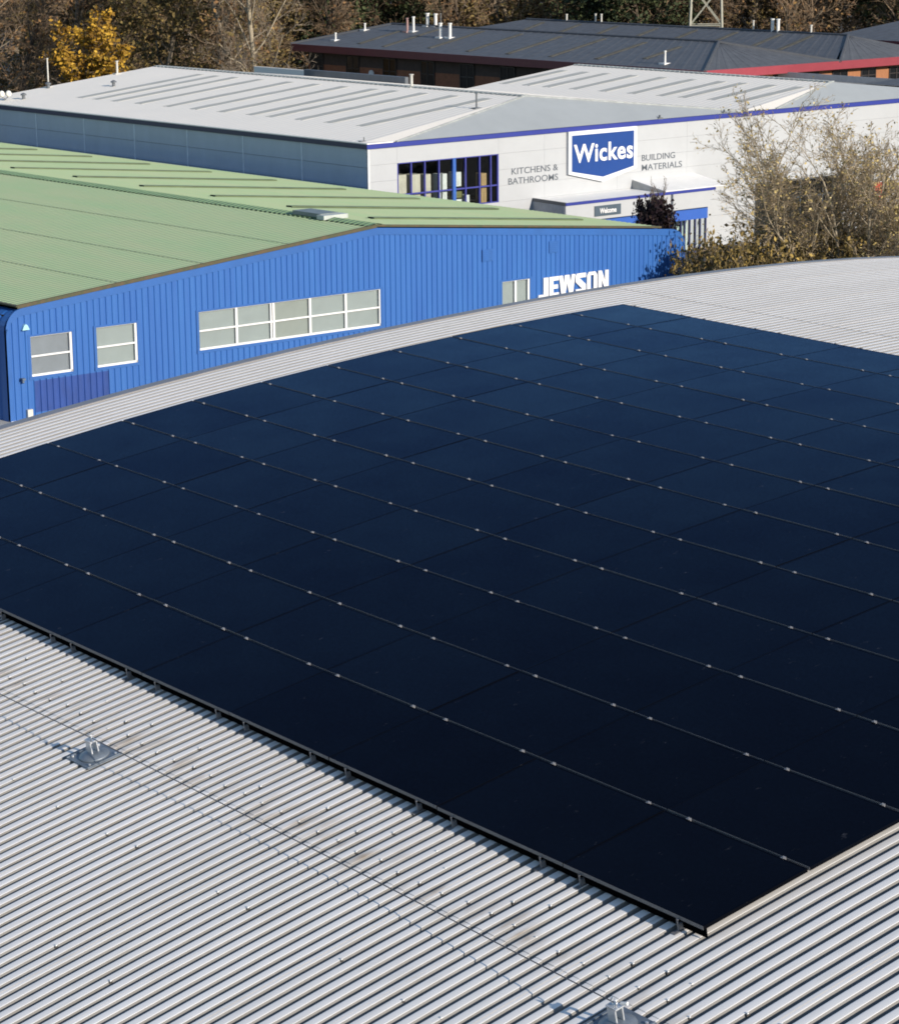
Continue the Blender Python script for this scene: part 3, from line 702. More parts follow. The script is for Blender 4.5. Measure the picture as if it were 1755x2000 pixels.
rib_slope(fw, ((1.9, -.1, 6.62), (VAL, -.1, 6.62)), ((R1U - .01, R1V0, R1Z), (R1U + .01, R1V0, R1Z)), RGR, 'hip_slope', ws, h=0.0)
mb = MB(); mb.add([fw(-.10, .5, 6.63), fw(1.9, -.1, 6.63), fw(R1U, R1V0, R1Z + .01)], [(0, 1, 2)]); part('hip_infill', mb, RWH, ws, recalc=False)
rib_slope(fw, ((VAL, .3, 6.62), (VAL, R2V1, 6.62)), ((R2U, R2V0, R2Z), (R2U, R2V1, R2Z)), RWH, 'roof_slope', ws)
mb = MB(); mb.add([fw(VAL, .3, 6.63), fw(31.2, -.1, 6.63), fw(R2U, R2V0, R2Z + .01)], [(0, 1, 2)]); mb.add([fw(VAL, .3, 6.628), fw(VAL, -.1, 6.628), fw(31.2, -.1, 6.628)], [(0, 1, 2)]); part('hip_infill', mb, RWH, ws, recalc=False)
rib_slope(fw, ((31.2, -.1, 6.62), (48.6, -.1, 6.62)), ((R2U - .01, R2V0, R2Z), (R2U + .01, R2V0, R2Z)), RGR, 'hip_slope', ws, h=0.0)
rib_slope(fw, ((WW, .3, 6.0), (WW, R2V1, 6.0)), ((R2U, R2V0, R2Z), (R2U, R2V1, R2Z)), RWH, 'roof_slope', ws)
mb = MB(); capm = mat('ridge_cap_grey', (.36, .38, .37), .6, .2, 2)
def capline(p, q, wdt=.12, h=.05, dash=False):
    a, b = Vector(fw(*p)), Vector(fw(*q)); mb.tube([a + Vector((0, 0, h * .3)), b + Vector((0, 0, h * .3))], wdt, 6)
capline((1.9, -.1, 6.62), (R1U, R1V0, R1Z), .06); capline((VAL, -.1, 6.62), (R1U, R1V0, R1Z), .06); capline((31.2, -.1, 6.62), (R2U, R2V0, R2Z), .06)
part('hip_cap', mb, capm, ws)
for (uu, v0, v1, zz) in ((R1U, R1V0, WLn, R1Z), (R2U, R2V0, R2V1, R2Z)):
    mb = MB(); v = v0
    while v < v1:
        mb.box(fw, uu - .28, uu + .28, v, min(v + .30, v1), zz - .02, zz + .055); mb.box(fw, uu - .22, uu + .22, min(v + .30, v1), min(v + .42, v1 + .01), zz - .02, zz + .03); v += .42
    part('ridge_cap', mb, capm, ws)
mb = MB(); mb.add([fw(-.1, WLn, 6.62), fw(R1U, WLn, R1Z), fw(VAL, WLn, 6.62), fw(VAL, WLn, 5.0), fw(-.1, WLn, 5.0)], [(0, 1, 2, 3, 4)]); mb.add([fw(VAL, R2V1, 6.62), fw(R2U, R2V1, R2Z), fw(WW, R2V1, 6.0), fw(WW, R2V1, 5), fw(VAL, R2V1, 5)], [(0, 1, 2, 3, 4)]); part('rear_gable', mb, SCL, ws, recalc=False)
mb = MB(); mb.box(fw, 27.6, 27.9, 30.4, 41.6, 5, 7.22); part('grey_parapet', mb, mat('parapet_grey', (.10, .11, .125), .5, .15, .8, stretch=(3, 3, .3)), ws)
mb = MB(); mb.box(fw, 27.6, 27.9, 41.6, 47.5, 5, 7.16); part('white_parapet', mb, RWH, ws)
RLW = mat('rooflight_beige', (.42, .40, .335), .55, .12, .9, col2=(.50, .475, .41))
RLE = mat('rooflight_edge', (.20, .185, .14), .6, .1, 1)
for v in (33.43, 31.59, 29.55, 26.92, 23.81, 21.09, 18.29, 15.41, 13.5, 10.79, 8.06, 5.13, 37.2):
    zf = lambda uu: 6.62 + (R1Z - 6.62) * (uu + .1) / (R1U + .1)
    if v > 36: continue
    mb = MB(); mb.box(lambda a, b, c: fw(a, b, zf(a) + c), 3.65, 13.0, v - .40, v + .42, .0, .016); part('rooflight', mb, RLW, ws)
for k, v in enumerate((2.9, 5.2, 7.7, 9.6, 12.2, 14.9, 17.6, 20.2, 22.2, 24.4)):
    zf = lambda uu: 6.62 + (R2Z - 6.62) * (uu - VAL) / (R2U - VAL)
    mb = MB(); mb.box(lambda a, b, c: fw(a, b, zf(a) + c), VAL + 2.3, VAL + 7.8, v - .40, v + .42, .0, .016); part('rooflight', mb, RLW, ws)
FLW = mat('flue_pale', (.55, .53, .48), .5); FLG = mat('flue_grey', (.16, .17, .18), .5, metal=.3)
zr1 = lambda uu: 6.62 + (R1Z - 6.62) * (uu + .1) / (R1U + .1)
for uu, v, h, r, m in ((10.28, 3.05, .84, .055, FLG), (11.1, 41.0 - .7, .85, .075, FLW), (5.66, 40.2, 1.9, .05, FLW), (15.6 - 1.3, 13.6, .75, .09, FLW)):
    mb = MB(); z = zr1(min(uu, R1U)); p = Vector(fw(uu, v, z)); mb.tube([p - Vector((0, 0, .1)), p + Vector((0, 0, h))], r, 10); mb.tube([p + Vector((0, 0, h)), p + Vector((0, 0, h + .05))], r * 1.6, 10)
    mb.box(frame(p, U, V), -.25, .25, -.2, .2, -.05, .05); part('flue', mb, m, ws)
for uu, v in ((1.9, 37.2), (5.4, 39.8), (7.55, 35.4)):
    mb = MB(); p = Vector(fw(uu, v, zr1(uu))); mb.tube([p - Vector((0, 0, .1)), p + Vector((0, 0, .30))], .11, 10); mb.tube([p + Vector((0, 0, .26)), p + Vector((0, 0, .33)), p + Vector((0, 0, .42))], [.20, .20, .05], 10); part('roof_cowl', mb, FLG, ws)
mb = MB(); p = Vector(fw(0.5, .9, 6.68)); mb.tube([p, p + Vector((0, 0, .22))], .035, 6); mb.box(frame(p, U, V), -.3, .05, -.1, .1, -.05, .03); part('lightning_rod_base', mb, FLG, ws)
for uu in (21.5, 26.8):
    mb = MB(); p = Vector(fww(uu, 6.6, 0)); mb.box(frame(p, U, V), -.1, .25, -.1, .1, 0, .10); mb.box(frame(p, U, V), .05, .12, -.05, .05, .1, .25); part('fascia_floodlight', mb, FLG, ws)
# showroom window with a display behind it
MUL = mat('mullion_blue', (.045, .05, .27), .4); SH = mat('showroom_dark', (.012, .011, .011), .9)
wn = MB(); u0, u1, z0, z1 = FO[0]; bx = lambda *a: wn.box(fww, *a)
bx(u0, u1, z1 - .05, z1, -.1, .035); bx(u0, u0 + .07, z0, z1, -.1, .035); bx(u1 - .10, u1, z0, z1, -.1, .035); bx(u0, u1, z0, z0 + .06, -.1, .04)
mus = [2.98, 3.93, 4.93, 6.82, 7.83]
for q in mus: bx(q - .04, q + .04, z0, z1, -.1, .03)
bx(u0, u1, 3.60, 3.68, -.09, .0); bx(8.6, 8.68, z0, z1, -.1, .03)
win = part('showroom_window', wn, MUL, ws)
mb = MB(); mb.box(fww, 5.88, 6.10, z0, z1, -.1, .06); part('blue_pilaster', mb, mat('pilaster_blue', (0.0320, 0.1120, 0.4000), .4), win)
edges = [u0] + mus[:3] + [5.98] + mus[3:] + [u1]
for a, b in zip(edges[:-1], edges[1:]):
    mb = MB(); mb.box(fww, a + .03, b - .03, z0 + .04, z1 - .04, -.06, -.05); part('pane', mb, PANE, win)
mb = MB()
for a in ((u0, u1, z0 - .4, z1 + .2, -3.6, -3.5), (u0, u1, z0 - .25, z0 - .02, -3.5, -.15), (u0, u1, z1 + .02, z1 + .2, -3.5, -.15), (u0 - .1, u0 - .01, z0, z1, -3.5, -.15), (u1 + .01, u1 + .1, z0, z1, -3.5, -.15)): mb.box(fww, *a)
part('showroom_lining', mb, SH, ws)
CRM = mat('display_cream', (.58, .52, .42), .6); CRW = mat('display_white', (.75, .74, .70), .5); OAK = mat('display_oak', (.42, .27, .12), .6)
fit = [(2.15, 2.85, 2.68, 4.70, CRM), (3.08, 3.82, 2.68, 4.66, CRM), (4.05, 4.55, 2.68, 4.60, CRM), (5.05, 5.25, 2.68, 4.56, CRW), (5.38, 5.70, 2.68, 4.54, CRW),
       (5.3, 5.75, 2.68, 3.05, OAK), (6.25, 6.72, 3.75, 4.55, CRW), (6.95, 7.3, 2.68, 3.2, CRW), (6.2, 6.75, 2.68, 3.0, CRW), (8.15, 8.55, 2.68, 4.35, OAK), (6.3, 6.8, 3.1, 3.45, mat('display_olive', (.2, .19, .06), .7))]
for a, b, c, d, m in fit:
    mb = MB(); mb.box(fww, a, b, c, d, -.75 - .15 * random.random(), -.28); mb.box(fww, a + .04, b - .04, c + (d - c) * .35, d - .05, -.28, -.262)
    mb.box(fww, (a + b) / 2 - .01, (a + b) / 2 + .01, c + .1, d - .1, -.262, -.255); part('display_unit', mb, m, ws)
# big shield sign
SGN = thing('shield_sign', 'large blue shield sign with white border reading Wickes', 'sign', fww(16.9, 4.9, .05))
a, b, zt, zl, zp = 14.28, 19.58, 6.34, 3.86, 3.24
mb = MB(); mb.prism(lambda p, q, c: fww(p, q, c), [(a, zl), ((a + b) / 2, zp), (b, zl), (b, zt), (a, zt)], .06, .22); part('border', mb, mat('sign_border_white', (0.6300, 0.6375, 0.6450), .35, .02), SGN)
k = .24; mb = MB(); mb.prism(lambda p, q, c: fww(p, q, c), [(a + k, zl + .14), ((a + b) / 2, zp + .29), (b - k, zl + .14), (b - k, zt - k), (a + k, zt - k)], .221, .235); part('blue_field', mb, mat('sign_blue', (.0085, .048, .215), .35, .05), SGN)
write(SGN, 'Wickes', lambda x, y, z: fww(x, y, .237 + z + .015), a + .40, b - .34, 4.52, 1.08, SGW, bold=0.022, depth=.015, spacing=1.06)
GRT = mat('lettering_grey', (.085, .10, .12), .5, .05)
for txt, q0, q1, zz, side in (('KITCHENS &', 10.10, 13.62, 4.16, 0), ('BATHROOMS', 9.85, 13.62, 3.60, 0), ('BUILDING', 20.10, 22.82, 4.20, 1), ('MATERIALS', 20.10, 23.40, 3.62, 1)):
    if zz > 4: tt = thing('wall_sign', ['grey lettering KITCHENS & BATHROOMS left of the blue shield sign', 'grey lettering BUILDING MATERIALS right of the blue shield sign'][side], 'sign', fww(q0, 3.6, .03))
    write(tt, txt, lambda x, y, z: fww(x, y, .034 + z + .006), q0, q1, zz, .38, GRT, bold=0.004, depth=.006)
# entrance canopy
mb = MB(); fc = lambda u, o, z: tuple(Vector(fw(u, 0, z)) + N * o)
mb.box(fc, 11.75, 23.2, .03, 3.0, 1.52, 2.50); can = part('entrance_canopy', mb, WCL, ws)
mb = MB(); mb.box(fc, 11.81, 23.2, .03, 2.93, 2.503, 2.60); part('canopy_roof', mb, mat('canopy_membrane', (.80, .79, .76), .5, .05, .6), can)
mb = MB(); mb.box(fc, 11.70, 23.4, 2.94, 3.06, 2.50, 2.66); part('canopy_trim', mb, TRM, can)
mb = MB(); mb.box(fc, 11.68, 11.80, .03, 3.0, 2.50, 2.68); part('canopy_side_cap', mb, mat('cap_dark', (.10, .11, .12), .5), can)
mb = MB()
for k in range(14): mb.box(fc, 11.70, 11.748, .06 + k * .21, .06 + k * .21 + .14, 1.0, 2.50)
mb.box(fc, 11.715, 11.74, .04, 3.0, 1.0, 2.5)
part('canopy_side_sheet', mb, mat('canopy_grey_sheet', (.42, .44, .46), .5), can)
mb = MB(); mb.add([fc(19.4, .03, 2.5), fc(19.4, 3.0, 2.5), fc(19.4, 3.0, 2.69), fc(19.4, .03, 3.12), fc(24.5, .03, 2.5), fc(24.5, 3.0, 2.5), fc(24.5, 3.0, 2.69), fc(24.5, .03, 3.12)], [(0, 1, 2, 3), (4, 5, 6, 7), (0, 4, 7, 3), (1, 5, 6, 2)]); part('porch_side', mb, mat('porch_grey', (.46, .46, .44), .5), can)
mb = MB(); mb.box(lambda a, b, c: fc(a, b, 3.12 - .1448 * (b - .03) + c), 19.4, 24.5, .03, 3.0, .0, .03); part('porch_roof', mb, mat('canopy_membrane', (.80, .79, .76)), can)
mb = MB(); mb.box(fc, 13.88, 15.88, 3.001, 3.05, 1.70, 2.30); wel = part('welcome_board', mb, mat('board_slate', (.06, .09, .12), .5), can)
# the welcome board's word is a sub-part of the canopy's board
ps, wd = text_pieces('Welcome', .30 / .729, .012, .01)
mb = MB(); kk = 1.25 / wd
for vs, fs in ps: mb.add([fc(14.26 + x * kk, 3.052 + .01 + z, 1.86 + y) for x, y, z in vs], fs)
part('lettering', mb, SGW, can, recalc=False)
mb = MB(); mb.box(fc, 11.9, 23.1, .5, 2.7, .80, 1.52); part('blue_lintel', mb, mat('entrance_blue', (0.0240, 0.0960, 0.4000), .45, .06), can)
mb = MB(); mb.box(fc, 11.9, 20.3, .5, 2.6, GZ, .80); part('blue_lobby_wall', mb, mat('entrance_blue', (.03, .12, .50)), can)
mb = MB()
for q in (20.35, 21.05, 21.35, 21.75, 22.2, 22.6, 23.05): mb.box(fc, q - .05, q + .05, 2.5, 2.62, GZ, .80)
part('entrance_frame', mb, mat('frame_navy', (.03, .035, .10), .4), can)
mb = MB(); mb.box(fc, 20.4, 23.0, 2.53, 2.56, GZ, .8); part('entrance_glazing', mb, PANE, can)
mb = MB(); mb.box(fc, 20.4, 23.0, .9, 1.0, GZ, .8); part('lobby_screen', mb, mat('lobby_pale', (.52, .62, .56), .6, .12, 1.2), can)
mb = MB(); mb.tube([fc(19.9, 3.1, GZ), fc(19.9, 3.1, 2.5)], .05, 8); part('downpipe', mb, mat('downpipe_grey', (.22, .24, .26), .5), can)
# second glazed bay to the right
wn = MB(); u0, u1, z0, z1 = FO[1]
for q in (u0 + .05, 31.6, 33.6, 35.6, u1 - .05): wn.box(fww, q - .05, q + .05, z0, z1, -.1, .03)
wn.box(fww, u0, u1, z1 - .1, z1, -.1, .035); wn.box(fww, u0, u1, .9, 1.0, -.09, .02)
win = part('trade_entrance', wn, mat('trade_frame_grey', (.05, .06, .07), .4), ws)
for a, b in ((29.7, 31.5), (31.7, 33.5), (33.7, 35.5), (35.7, 37.4)):
    mb = MB(); mb.box(fww, a, b, z0, z1 - .1, -.06, -.05); part('pane', mb, PANE, win)
mb = MB()
for a in ((u0, u1, z0, z1 + .2, -3.6, -3.5), (u0, u1, z0 + .0, z0 + .02, -3.5, -.15), (u0, u1, z1 + .02, z1 + .2, -3.5, -.15), (u0 - .1, u0 - .01, z0, z1, -3.5, -.15), (u1 + .01, u1 + .1, z0, z1, -3.5, -.15)): mb.box(fww, *a)
part('trade_lining', mb, SH, ws)
for q, zz, m in ((40.2, .55, mat('poster_red', (.62, .05, .03), .5)), (40.2, -.35, mat('poster_red', (.62, .05, .03), .5)), (41.3, .55, mat('poster_yellow', (.75, .60, .16), .5))):
    mb = MB(); mb.box(fww, q, q + .9, zz, zz + .75, .034, .06); part('wall_poster', mb, m, ws)

# ------------------------------------------------------------------ offices with grey slate roofs
BO = Vector((-98.361, 112.573, 0.0)); BE = 7.0
fb = frame(BO, U, V); fbf = lambda u, z, o: tuple(Vector(fb(u, 0, z)) + N * o); fbs = lambda v, z, o: tuple(Vector(fb(0, v, z)) + NS * o)
ob = thing('brick_office', 'brick office block with grey slate twin hipped roof and maroon fascia', 'building', tuple(BO))
SLT = mat('slate_roof', (0.0980, 0.1020, 0.1090), .6, .16, 1.6, stretch=(1, 1, 3), bump=.3, bscale=6)
BRK = mat('red_brick', (.30, .115, .055), .85, .2, 5); BDK = mat('dark_brown', (.075, .048, .036), .8, .2, 3)
MRN = mat('maroon_fascia', (.135, .022, .03), .45, .1, 1); RDF = MRN; GLD = mat('dark_office_glass', (.008, .009, .011), .15, spec=.5)
OVH = 1.0
R1 = (7.4, 5.9, 43.4); R2 = (19.75, 4.5, 40.5); BV = 13.9; B2 = 25.7; BLN = 47.5; BZ = 8.5
rib = lambda e, r, nm='roof_slope': rib_slope(fb, e, r, SLT, nm, ob, pitch=1.1, h=.015)
rib(((0, 0, BE), (0, BLN, BE)), ((R1[0], R1[1], BZ), (R1[0], R1[2], BZ)))
rib(((BV, 0.4, BE), (BV, BLN, BE)), ((R1[0], R1[1], BZ), (R1[0], R1[2], BZ)))
rib(((0, 0, BE), (BV, 0, BE)), ((R1[0] - .01, R1[1], BZ), (R1[0] + .01, R1[1], BZ)), 'hip_slope')
rib(((0, BLN, BE), (BV, BLN, BE)), ((R1[0] - .01, R1[2], BZ), (R1[0] + .01, R1[2], BZ)), 'hip_slope')
rib(((BV, .4, BE), (BV, BLN, BE)), ((R2[0], R2[1], BZ), (R2[0], R2[2], BZ)))
rib(((B2, 0, BE), (B2, BLN, BE)), ((R2[0], R2[1], BZ), (R2[0], R2[2], BZ)))
rib(((BV, 0, BE), (B2, 0, BE)), ((R2[0] - .01, R2[1], BZ), (R2[0] + .01, R2[1], BZ)), 'hip_slope')
rib(((BV, BLN, BE), (B2, BLN, BE)), ((R2[0] - .01, R2[2], BZ), (R2[0] + .01, R2[2], BZ)), 'hip_slope')
mb = MB()
for p, q in (((R1[0], R1[1], BZ), (R1[0], R1[2], BZ)), ((R2[0], R2[1], BZ), (R2[0], R2[2], BZ)), ((0, 0, BE), (R1[0], R1[1], BZ)), ((BV, 0, BE), (R1[0], R1[1], BZ)), ((BV, 0, BE), (R2[0], R2[1], BZ)), ((0, BLN, BE), (R1[0], R1[2], BZ))):
    mb.tube([fb(*p), fb(*q)], .13, 6)
part('ridge_tiles', mb, mat('ridge_tile_grey', (.06, .065, .075), .7), ob)
JM = mat('mossy_joint', (.052, .05, .038), .9, .35, 2.0, col2=(.12, .11, .085)); z1f = lambda uu: BE + (BZ - BE) * uu / R1[0]; z2f = lambda uu: BE + (BZ - BE) * (uu - BV) / (R2[0] - BV)
for v, a, b in ((39.8, 1.2, 5.5), (36.2, .8, 6.6), (31.0, 1.2, 6.8), (26.2, 1, 6.6), (21.6, 1, 6.5), (16.8, 1, 6.6), (12.0, 1.2, 6.2), (7.8, 2, 5.6)):
    mb = MB(); mb.box(lambda p, q, c: fb(p, q, z1f(p) + c), a, b, v, v + .45, .02, .05); part('roof_joint', mb, JM, ob)
for v in (37.5, 33, 28.6, 24, 19.6, 15.2, 10.6, 7.4):
    mb = MB(); mb.box(lambda p, q, c: fb(p, q, z2f(p) + c), BV + 1, R2[0] - .6, v, v + .45, .02, .05); part('roof_joint', mb, JM, ob)
# walls, recessed under the eaves
mb = MB(); mb.box(fb, OVH, B2 - OVH, OVH, BLN - OVH, GZ, 5.35); part('brick_wall', mb, BRK, ob)
mb = MB(); mb.box(fb, OVH + .02, B2 - OVH, OVH + .02, BLN - OVH - .02, 5.35, BE - .05); part('upper_dark_band', mb, BDK, ob)  # upper wall band, darker brown than the brick below
mb = MB(); mb.box(fbf, OVH + .1, B2 - OVH, 5.36, 6.7, -OVH - .01, -OVH + .03); part('front_brick_band', mb, mat('front_brick', (0.3400, 0.1445, 0.0638), .85, .12, 5), ob)
mb = MB(); mb.box(fbs, -.05, BLN, 6.42, BE + .02, -.35, .02); mb.box(fb, .02, OVH, .3, BLN - .3, BE - .45, BE - .38); part('side_fascia', mb, MRN, ob)
mb = MB(); mb.box(fbf, -.03, B2, 6.42, BE + .03, -.35, .03); part('front_fascia', mb, mat('red_fascia', (.245, .034, .048), .4, .06, 1), ob)
def bwin(fr, a, b, z0, z1, o):
    mb = MB(); bx = lambda *q: mb.box(fr, *q)
    bx(a, a + .08, z0, z1, o, o + .07); bx(b - .08, b, z0, z1, o, o + .07); bx(a, b, z1 - .08, z1, o, o + .07); bx(a, b, z0, z0 + .1, o, o + .09); bx((a + b) / 2 - .04, (a + b) / 2 + .04, z0, z1, o, o + .06); bx(a, b, (z0 * .4 + z1 * .6) - .03, (z0 * .4 + z1 * .6) + .03, o, o + .06)
    w_ = part('window', mb, mat('window_frame_brown', (.03, .022, .02), .5), ob)
    for p, q in ((a, (a + b) / 2), ((a + b) / 2, b)):
        mb = MB(); mb.box(fr, p + .04, q - .04, z0 + .05, z1 - .05, o + .01, o + .03); part('pane', mb, GLD, w_)
for k in range(10):
    v = 45.2 - 4.72 * k
    if v > 2: bwin(fbs, v - .85, v + .85, 3.6, 6.25, -OVH + .01)
for k in range(7): bwin(fbf, 1.6 + 3.12 * k, 3.25 + 3.12 * k, 4.9, 6.25, -OVH + .035)
WPF = mat('white_flue', (.72, .71, .68), .5); PKF = mat('pink_flue', (.36, .22, .20), .6)
for uu, v, h, r, m in ((4.36, 33.55, 1.1, .16, WPF), (4.46, 32.5, 1.1, .16, WPF), (5.45, 39.0, 1.05, .13, PKF), (5.6, 38.4, 1.15, .13, WPF), (7.5, 38.9, 1.0, .17, WPF), (7.6, 38.0, 1.0, .17, WPF), (7.9, 37.7, 1.1, .05, FLG), (1.8, 43.8, .55, .09, WPF), (5.2, 44.2, .5, .10, WPF), (1.2, 5.1, .85, .09, WPF)):
    mb = MB(); z = BE + (BZ - BE) * min(uu, 2 * R1[0] - uu) / R1[0]; r *= .8; p = Vector(fb(uu, v, z)); mb.tube([p - Vector((0, 0, .3)), p + Vector((0, 0, h))], r, 10); mb.tube([p + Vector((0, 0, h)), p + Vector((0, 0, h + .10))], r * 1.35, 10); mb.box(frame(p, U, V), -.35, .35, -.3, .3, -.12, .06); part('flue', mb, m, ob)
for v, h, r in ((35.5, .55, .10), (32.0, .7, .09), (31.3, .7, .09), (14.2, .75, .09), (12.2, .95, .16), (11.6, .95, .16), (8.2, .6, .1)):
    r *= .8; mb = MB(); p = Vector(fb(R2[0], v, BZ)); mb.tube([p - Vector((0, 0, .3)), p + Vector((0, 0, h))], r, 10); mb.tube([p + Vector((0, 0, h)), p + Vector((0, 0, h + .08))], r * 1.35, 10); part('flue', mb, WPF if r > .095 else FLW, ob)
mb = MB(); p = Vector(fbs(37.6, 4.95, -.6)); mb.tube([p, p + NS * .12], .28, 14); part('satellite_dish', mb, WPF, ob)

def hip_block(name, label, O, Wd, Ln, E, Z, ins, wallm, fascm):
    f = frame(O, U, V); t = thing(name, label, 'building', tuple(O))
    for e, r in ((((0, 0, E), (0, Ln, E)), ((Wd / 2, ins, Z), (Wd / 2, Ln - ins, Z))), (((Wd, 0, E), (Wd, Ln, E)), ((Wd / 2, ins, Z), (Wd / 2, Ln - ins, Z))),
                 (((0, 0, E), (Wd, 0, E)), ((Wd / 2 - .01, ins, Z), (Wd / 2 + .01, ins, Z))), (((0, Ln, E), (Wd, Ln, E)), ((Wd / 2 - .01, Ln - ins, Z), (Wd / 2 + .01, Ln - ins, Z)))):
        rib_slope(f, e, r, SLT, 'roof_slope', t, pitch=1.1, h=.015)
    mb = MB(); mb.box(f, .8, Wd - .8, .8, Ln - .8, GZ, E - .1); part('wall', mb, wallm, t)
    mb = MB(); mb.box(f, 0, Wd, 0, Ln, E - .5, E - .01); part('fascia', mb, fascm, t)
    for k in range(int(Ln / 4.7)):
        mb = MB(); mb.box(f, .76, .80, 2 + 4.7 * k, 3.7 + 4.7 * k, E - 3.2, E - .7); part('window', mb, GLD, t)
    return t
HB1 = fwd(1600, 221); HB2 = fwd(1640, 172)

# ------------------------------------------------------------------ trees
def grow(br, p, d, L_, r, lvl, maxl, P):
    n = P['seg'] if lvl < maxl else 2
    pts = [Vector(p)]; q = Vector(p); dd = Vector(d)
    for i in range(n):
        dd = (dd + Vector((random.gauss(0, 1), random.gauss(0, 1), random.gauss(0, 1))) * P['wob'] + Vector((0, 0, P['up']))).normalized()
        q = q + dd * (L_ / n); pts.append(Vector(q))
    br.append((pts, r, r * (0.55 if lvl < maxl else 0.25), lvl))
    if lvl == maxl: return
    nb = P['kids'][lvl]
    for k in range(nb):
        t = P['start'][lvl] + (1 - P['start'][lvl]) * (k + random.random()) / nb
        i = min(int(t * n), n - 1); f = t * n - i; base = pts[i].lerp(pts[i + 1], f)
        ax = (pts[i + 1] - pts[i]).normalized(); az = random.random() * 2 * PI
        s = ax.cross(Vector((0, 0, 1))); s = s.normalized() if s.length > .05 else Vector((1, 0, 0)); s2 = ax.cross(s)
        ang = math.radians(random.uniform(*P['ang'][lvl]))
        nd = ax * math.cos(ang) + (s * math.cos(az) + s2 * math.sin(az)) * math.sin(ang)
        grow(br, base, nd, L_ * P['len'][lvl] * random.uniform(.7, 1.15) * (1.15 - .45 * t), max(r * P['rad'][lvl] * (1 - .45 * t), P['rmin']), lvl + 1, maxl, P)
def leaf_quads(mb, pts, n, size, spread, flat=0.6):
    P_ = np.array(pts); idx = np.random.randint(0, len(P_), n); c = P_[idx] + np.random.normal(0, spread, (n, 3))
    a = np.random.normal(0, 1, (n, 3)); a /= np.linalg.norm(a, axis=1)[:, None]
    b = np.random.normal(0, 1, (n, 3)); b -= a * (a * b).sum(1)[:, None]; b /= np.linalg.norm(b, axis=1)[:, None]
    s = size * np.random.uniform(.6, 1.4, n)[:, None]
    V4 = np.stack([c - a * s, c + b * s * flat, c + a * s, c - b * s * flat], 1).reshape(-1, 3)
    o = len(mb.v); mb.v += [tuple(v) for v in V4.tolist()]; mb.f += [(o + 4 * i, o + 4 * i + 1, o + 4 * i + 2, o + 4 * i + 3) for i in range(n)]
def leafmat(name, c1, c2, c3=None):
    m = bpy.data.materials.new(name); m.use_nodes = True; n = m.node_tree; L = n.links; b = n.nodes['Principled BSDF']; b.inputs['Roughness'].default_value = .75; b.inputs['Specular IOR Level'].default_value = .25
    geo = n.nodes.new('ShaderNodeNewGeometry'); ns = n.nodes.new('ShaderNodeTexNoise'); ns.inputs['Scale'].default_value = .8; ns.inputs['Detail'].default_value = 3; L.new(geo.outputs['Position'], ns.inputs['Vector'])
    ad = n.nodes.new('ShaderNodeMath'); ad.operation = 'ADD'; L.new(ns.outputs[0], ad.inputs[0])
    rs = n.nodes.new('ShaderNodeMath'); rs.operation = 'MULTIPLY_ADD'; rs.inputs[1].default_value = .7; rs.inputs[2].default_value = -.35; L.new(geo.outputs['Random Per Island'], rs.inputs[0]); L.new(rs.outputs[0], ad.inputs[1])
    cr = n.nodes.new('ShaderNodeValToRGB'); cr.color_ramp.elements[0].position = .25; cr.color_ramp.elements[0].color = c1 + (1,); cr.color_ramp.elements[1].position = .75; cr.color_ramp.elements[1].color = c2 + (1,)
    if c3: e = cr.color_ramp.elements.new(.92); e.color = c3 + (1,)
    L.new(ad.outputs[0], cr.inputs[0]); L.new(cr.outputs[0], b.inputs['Base Color'])
    b.inputs['Subsurface Weight'].default_value = 0.0
    return m
def tree_meshes(seed, P, barkm, twigm, leafm, nleaf, lsize, lspread, maxl=4, stems=1, stem_spread=0.0, trunk_lvl=2, keep=None):
    st = random.getstate(); random.seed(seed); np.random.seed(seed)
    br = []
    for s in range(stems):
        az = 2 * PI * (s + random.random() * .6) / max(stems, 1); tilt = stem_spread * random.uniform(.25, 1.0) if stems > 1 else 0.03
        grow(br, (math.cos(az) * .25 * (stems > 1), math.sin(az) * .25 * (stems > 1), 0), (math.cos(az) * math.sin(tilt), math.sin(az) * math.sin(tilt), math.cos(tilt)), P['H'] * random.uniform(.75, 1.0) if stems > 1 else P['H'], P['r'], 0, maxl, P)
    tb = MB(); cb_ = MB(); tips = []
    for pts, r0, r1, lv in br:
        rr = [r0 + (r1 - r0) * i / (len(pts) - 1) for i in range(len(pts))]
        if lv < trunk_lvl: tb.tube(pts, rr, 6 if lv == 0 else 4, False)
        else:
            cb_.tube(pts, rr, 3, False)
        if lv >= maxl - 1: tips += [tuple(p) for p in pts[1:]]
    me_t = tb.mesh('trunk', barkm, True, False)
    nb = len(cb_.f)
    if nleaf: leaf_quads(cb_, [t for t in tips if keep is None or keep(t)], nleaf, lsize, lspread)
    me_c = cb_.mesh('crown', [twigm, leafm], False, False)
    mi = [0] * nb + [1] * (len(cb_.f) - nb); me_c.polygons.foreach_set('material_index', mi)
    random.setstate(st); return me_t, me_c
BARK = mat('bark_grey_brown', (.26, .21, .15), .9, .25, 4); BARKD = mat('bark_dark', (.11, .08, .055), .9, .3, 4); BARKP = mat('bark_pale', (.36, .30, .21), .9, .2, 4)
TWB = mat('twig_brown', (.15, .10, .06), .9, .25, .5, col2=(.22, .155, .095)); TWG = mat('twig_grey', (.27, .215, .155), .9, .25, .5); TWP = mat('twig_pale', (.42, .325, .205), .9, .2, 2)
LOL = leafmat('leaf_olive', (.075, .055, .022), (.20, .145, .05), (.29, .205, .075)); LRU = leafmat('leaf_russet', (.08, .042, .02), (.20, .11, .045), (.28, .17, .06))
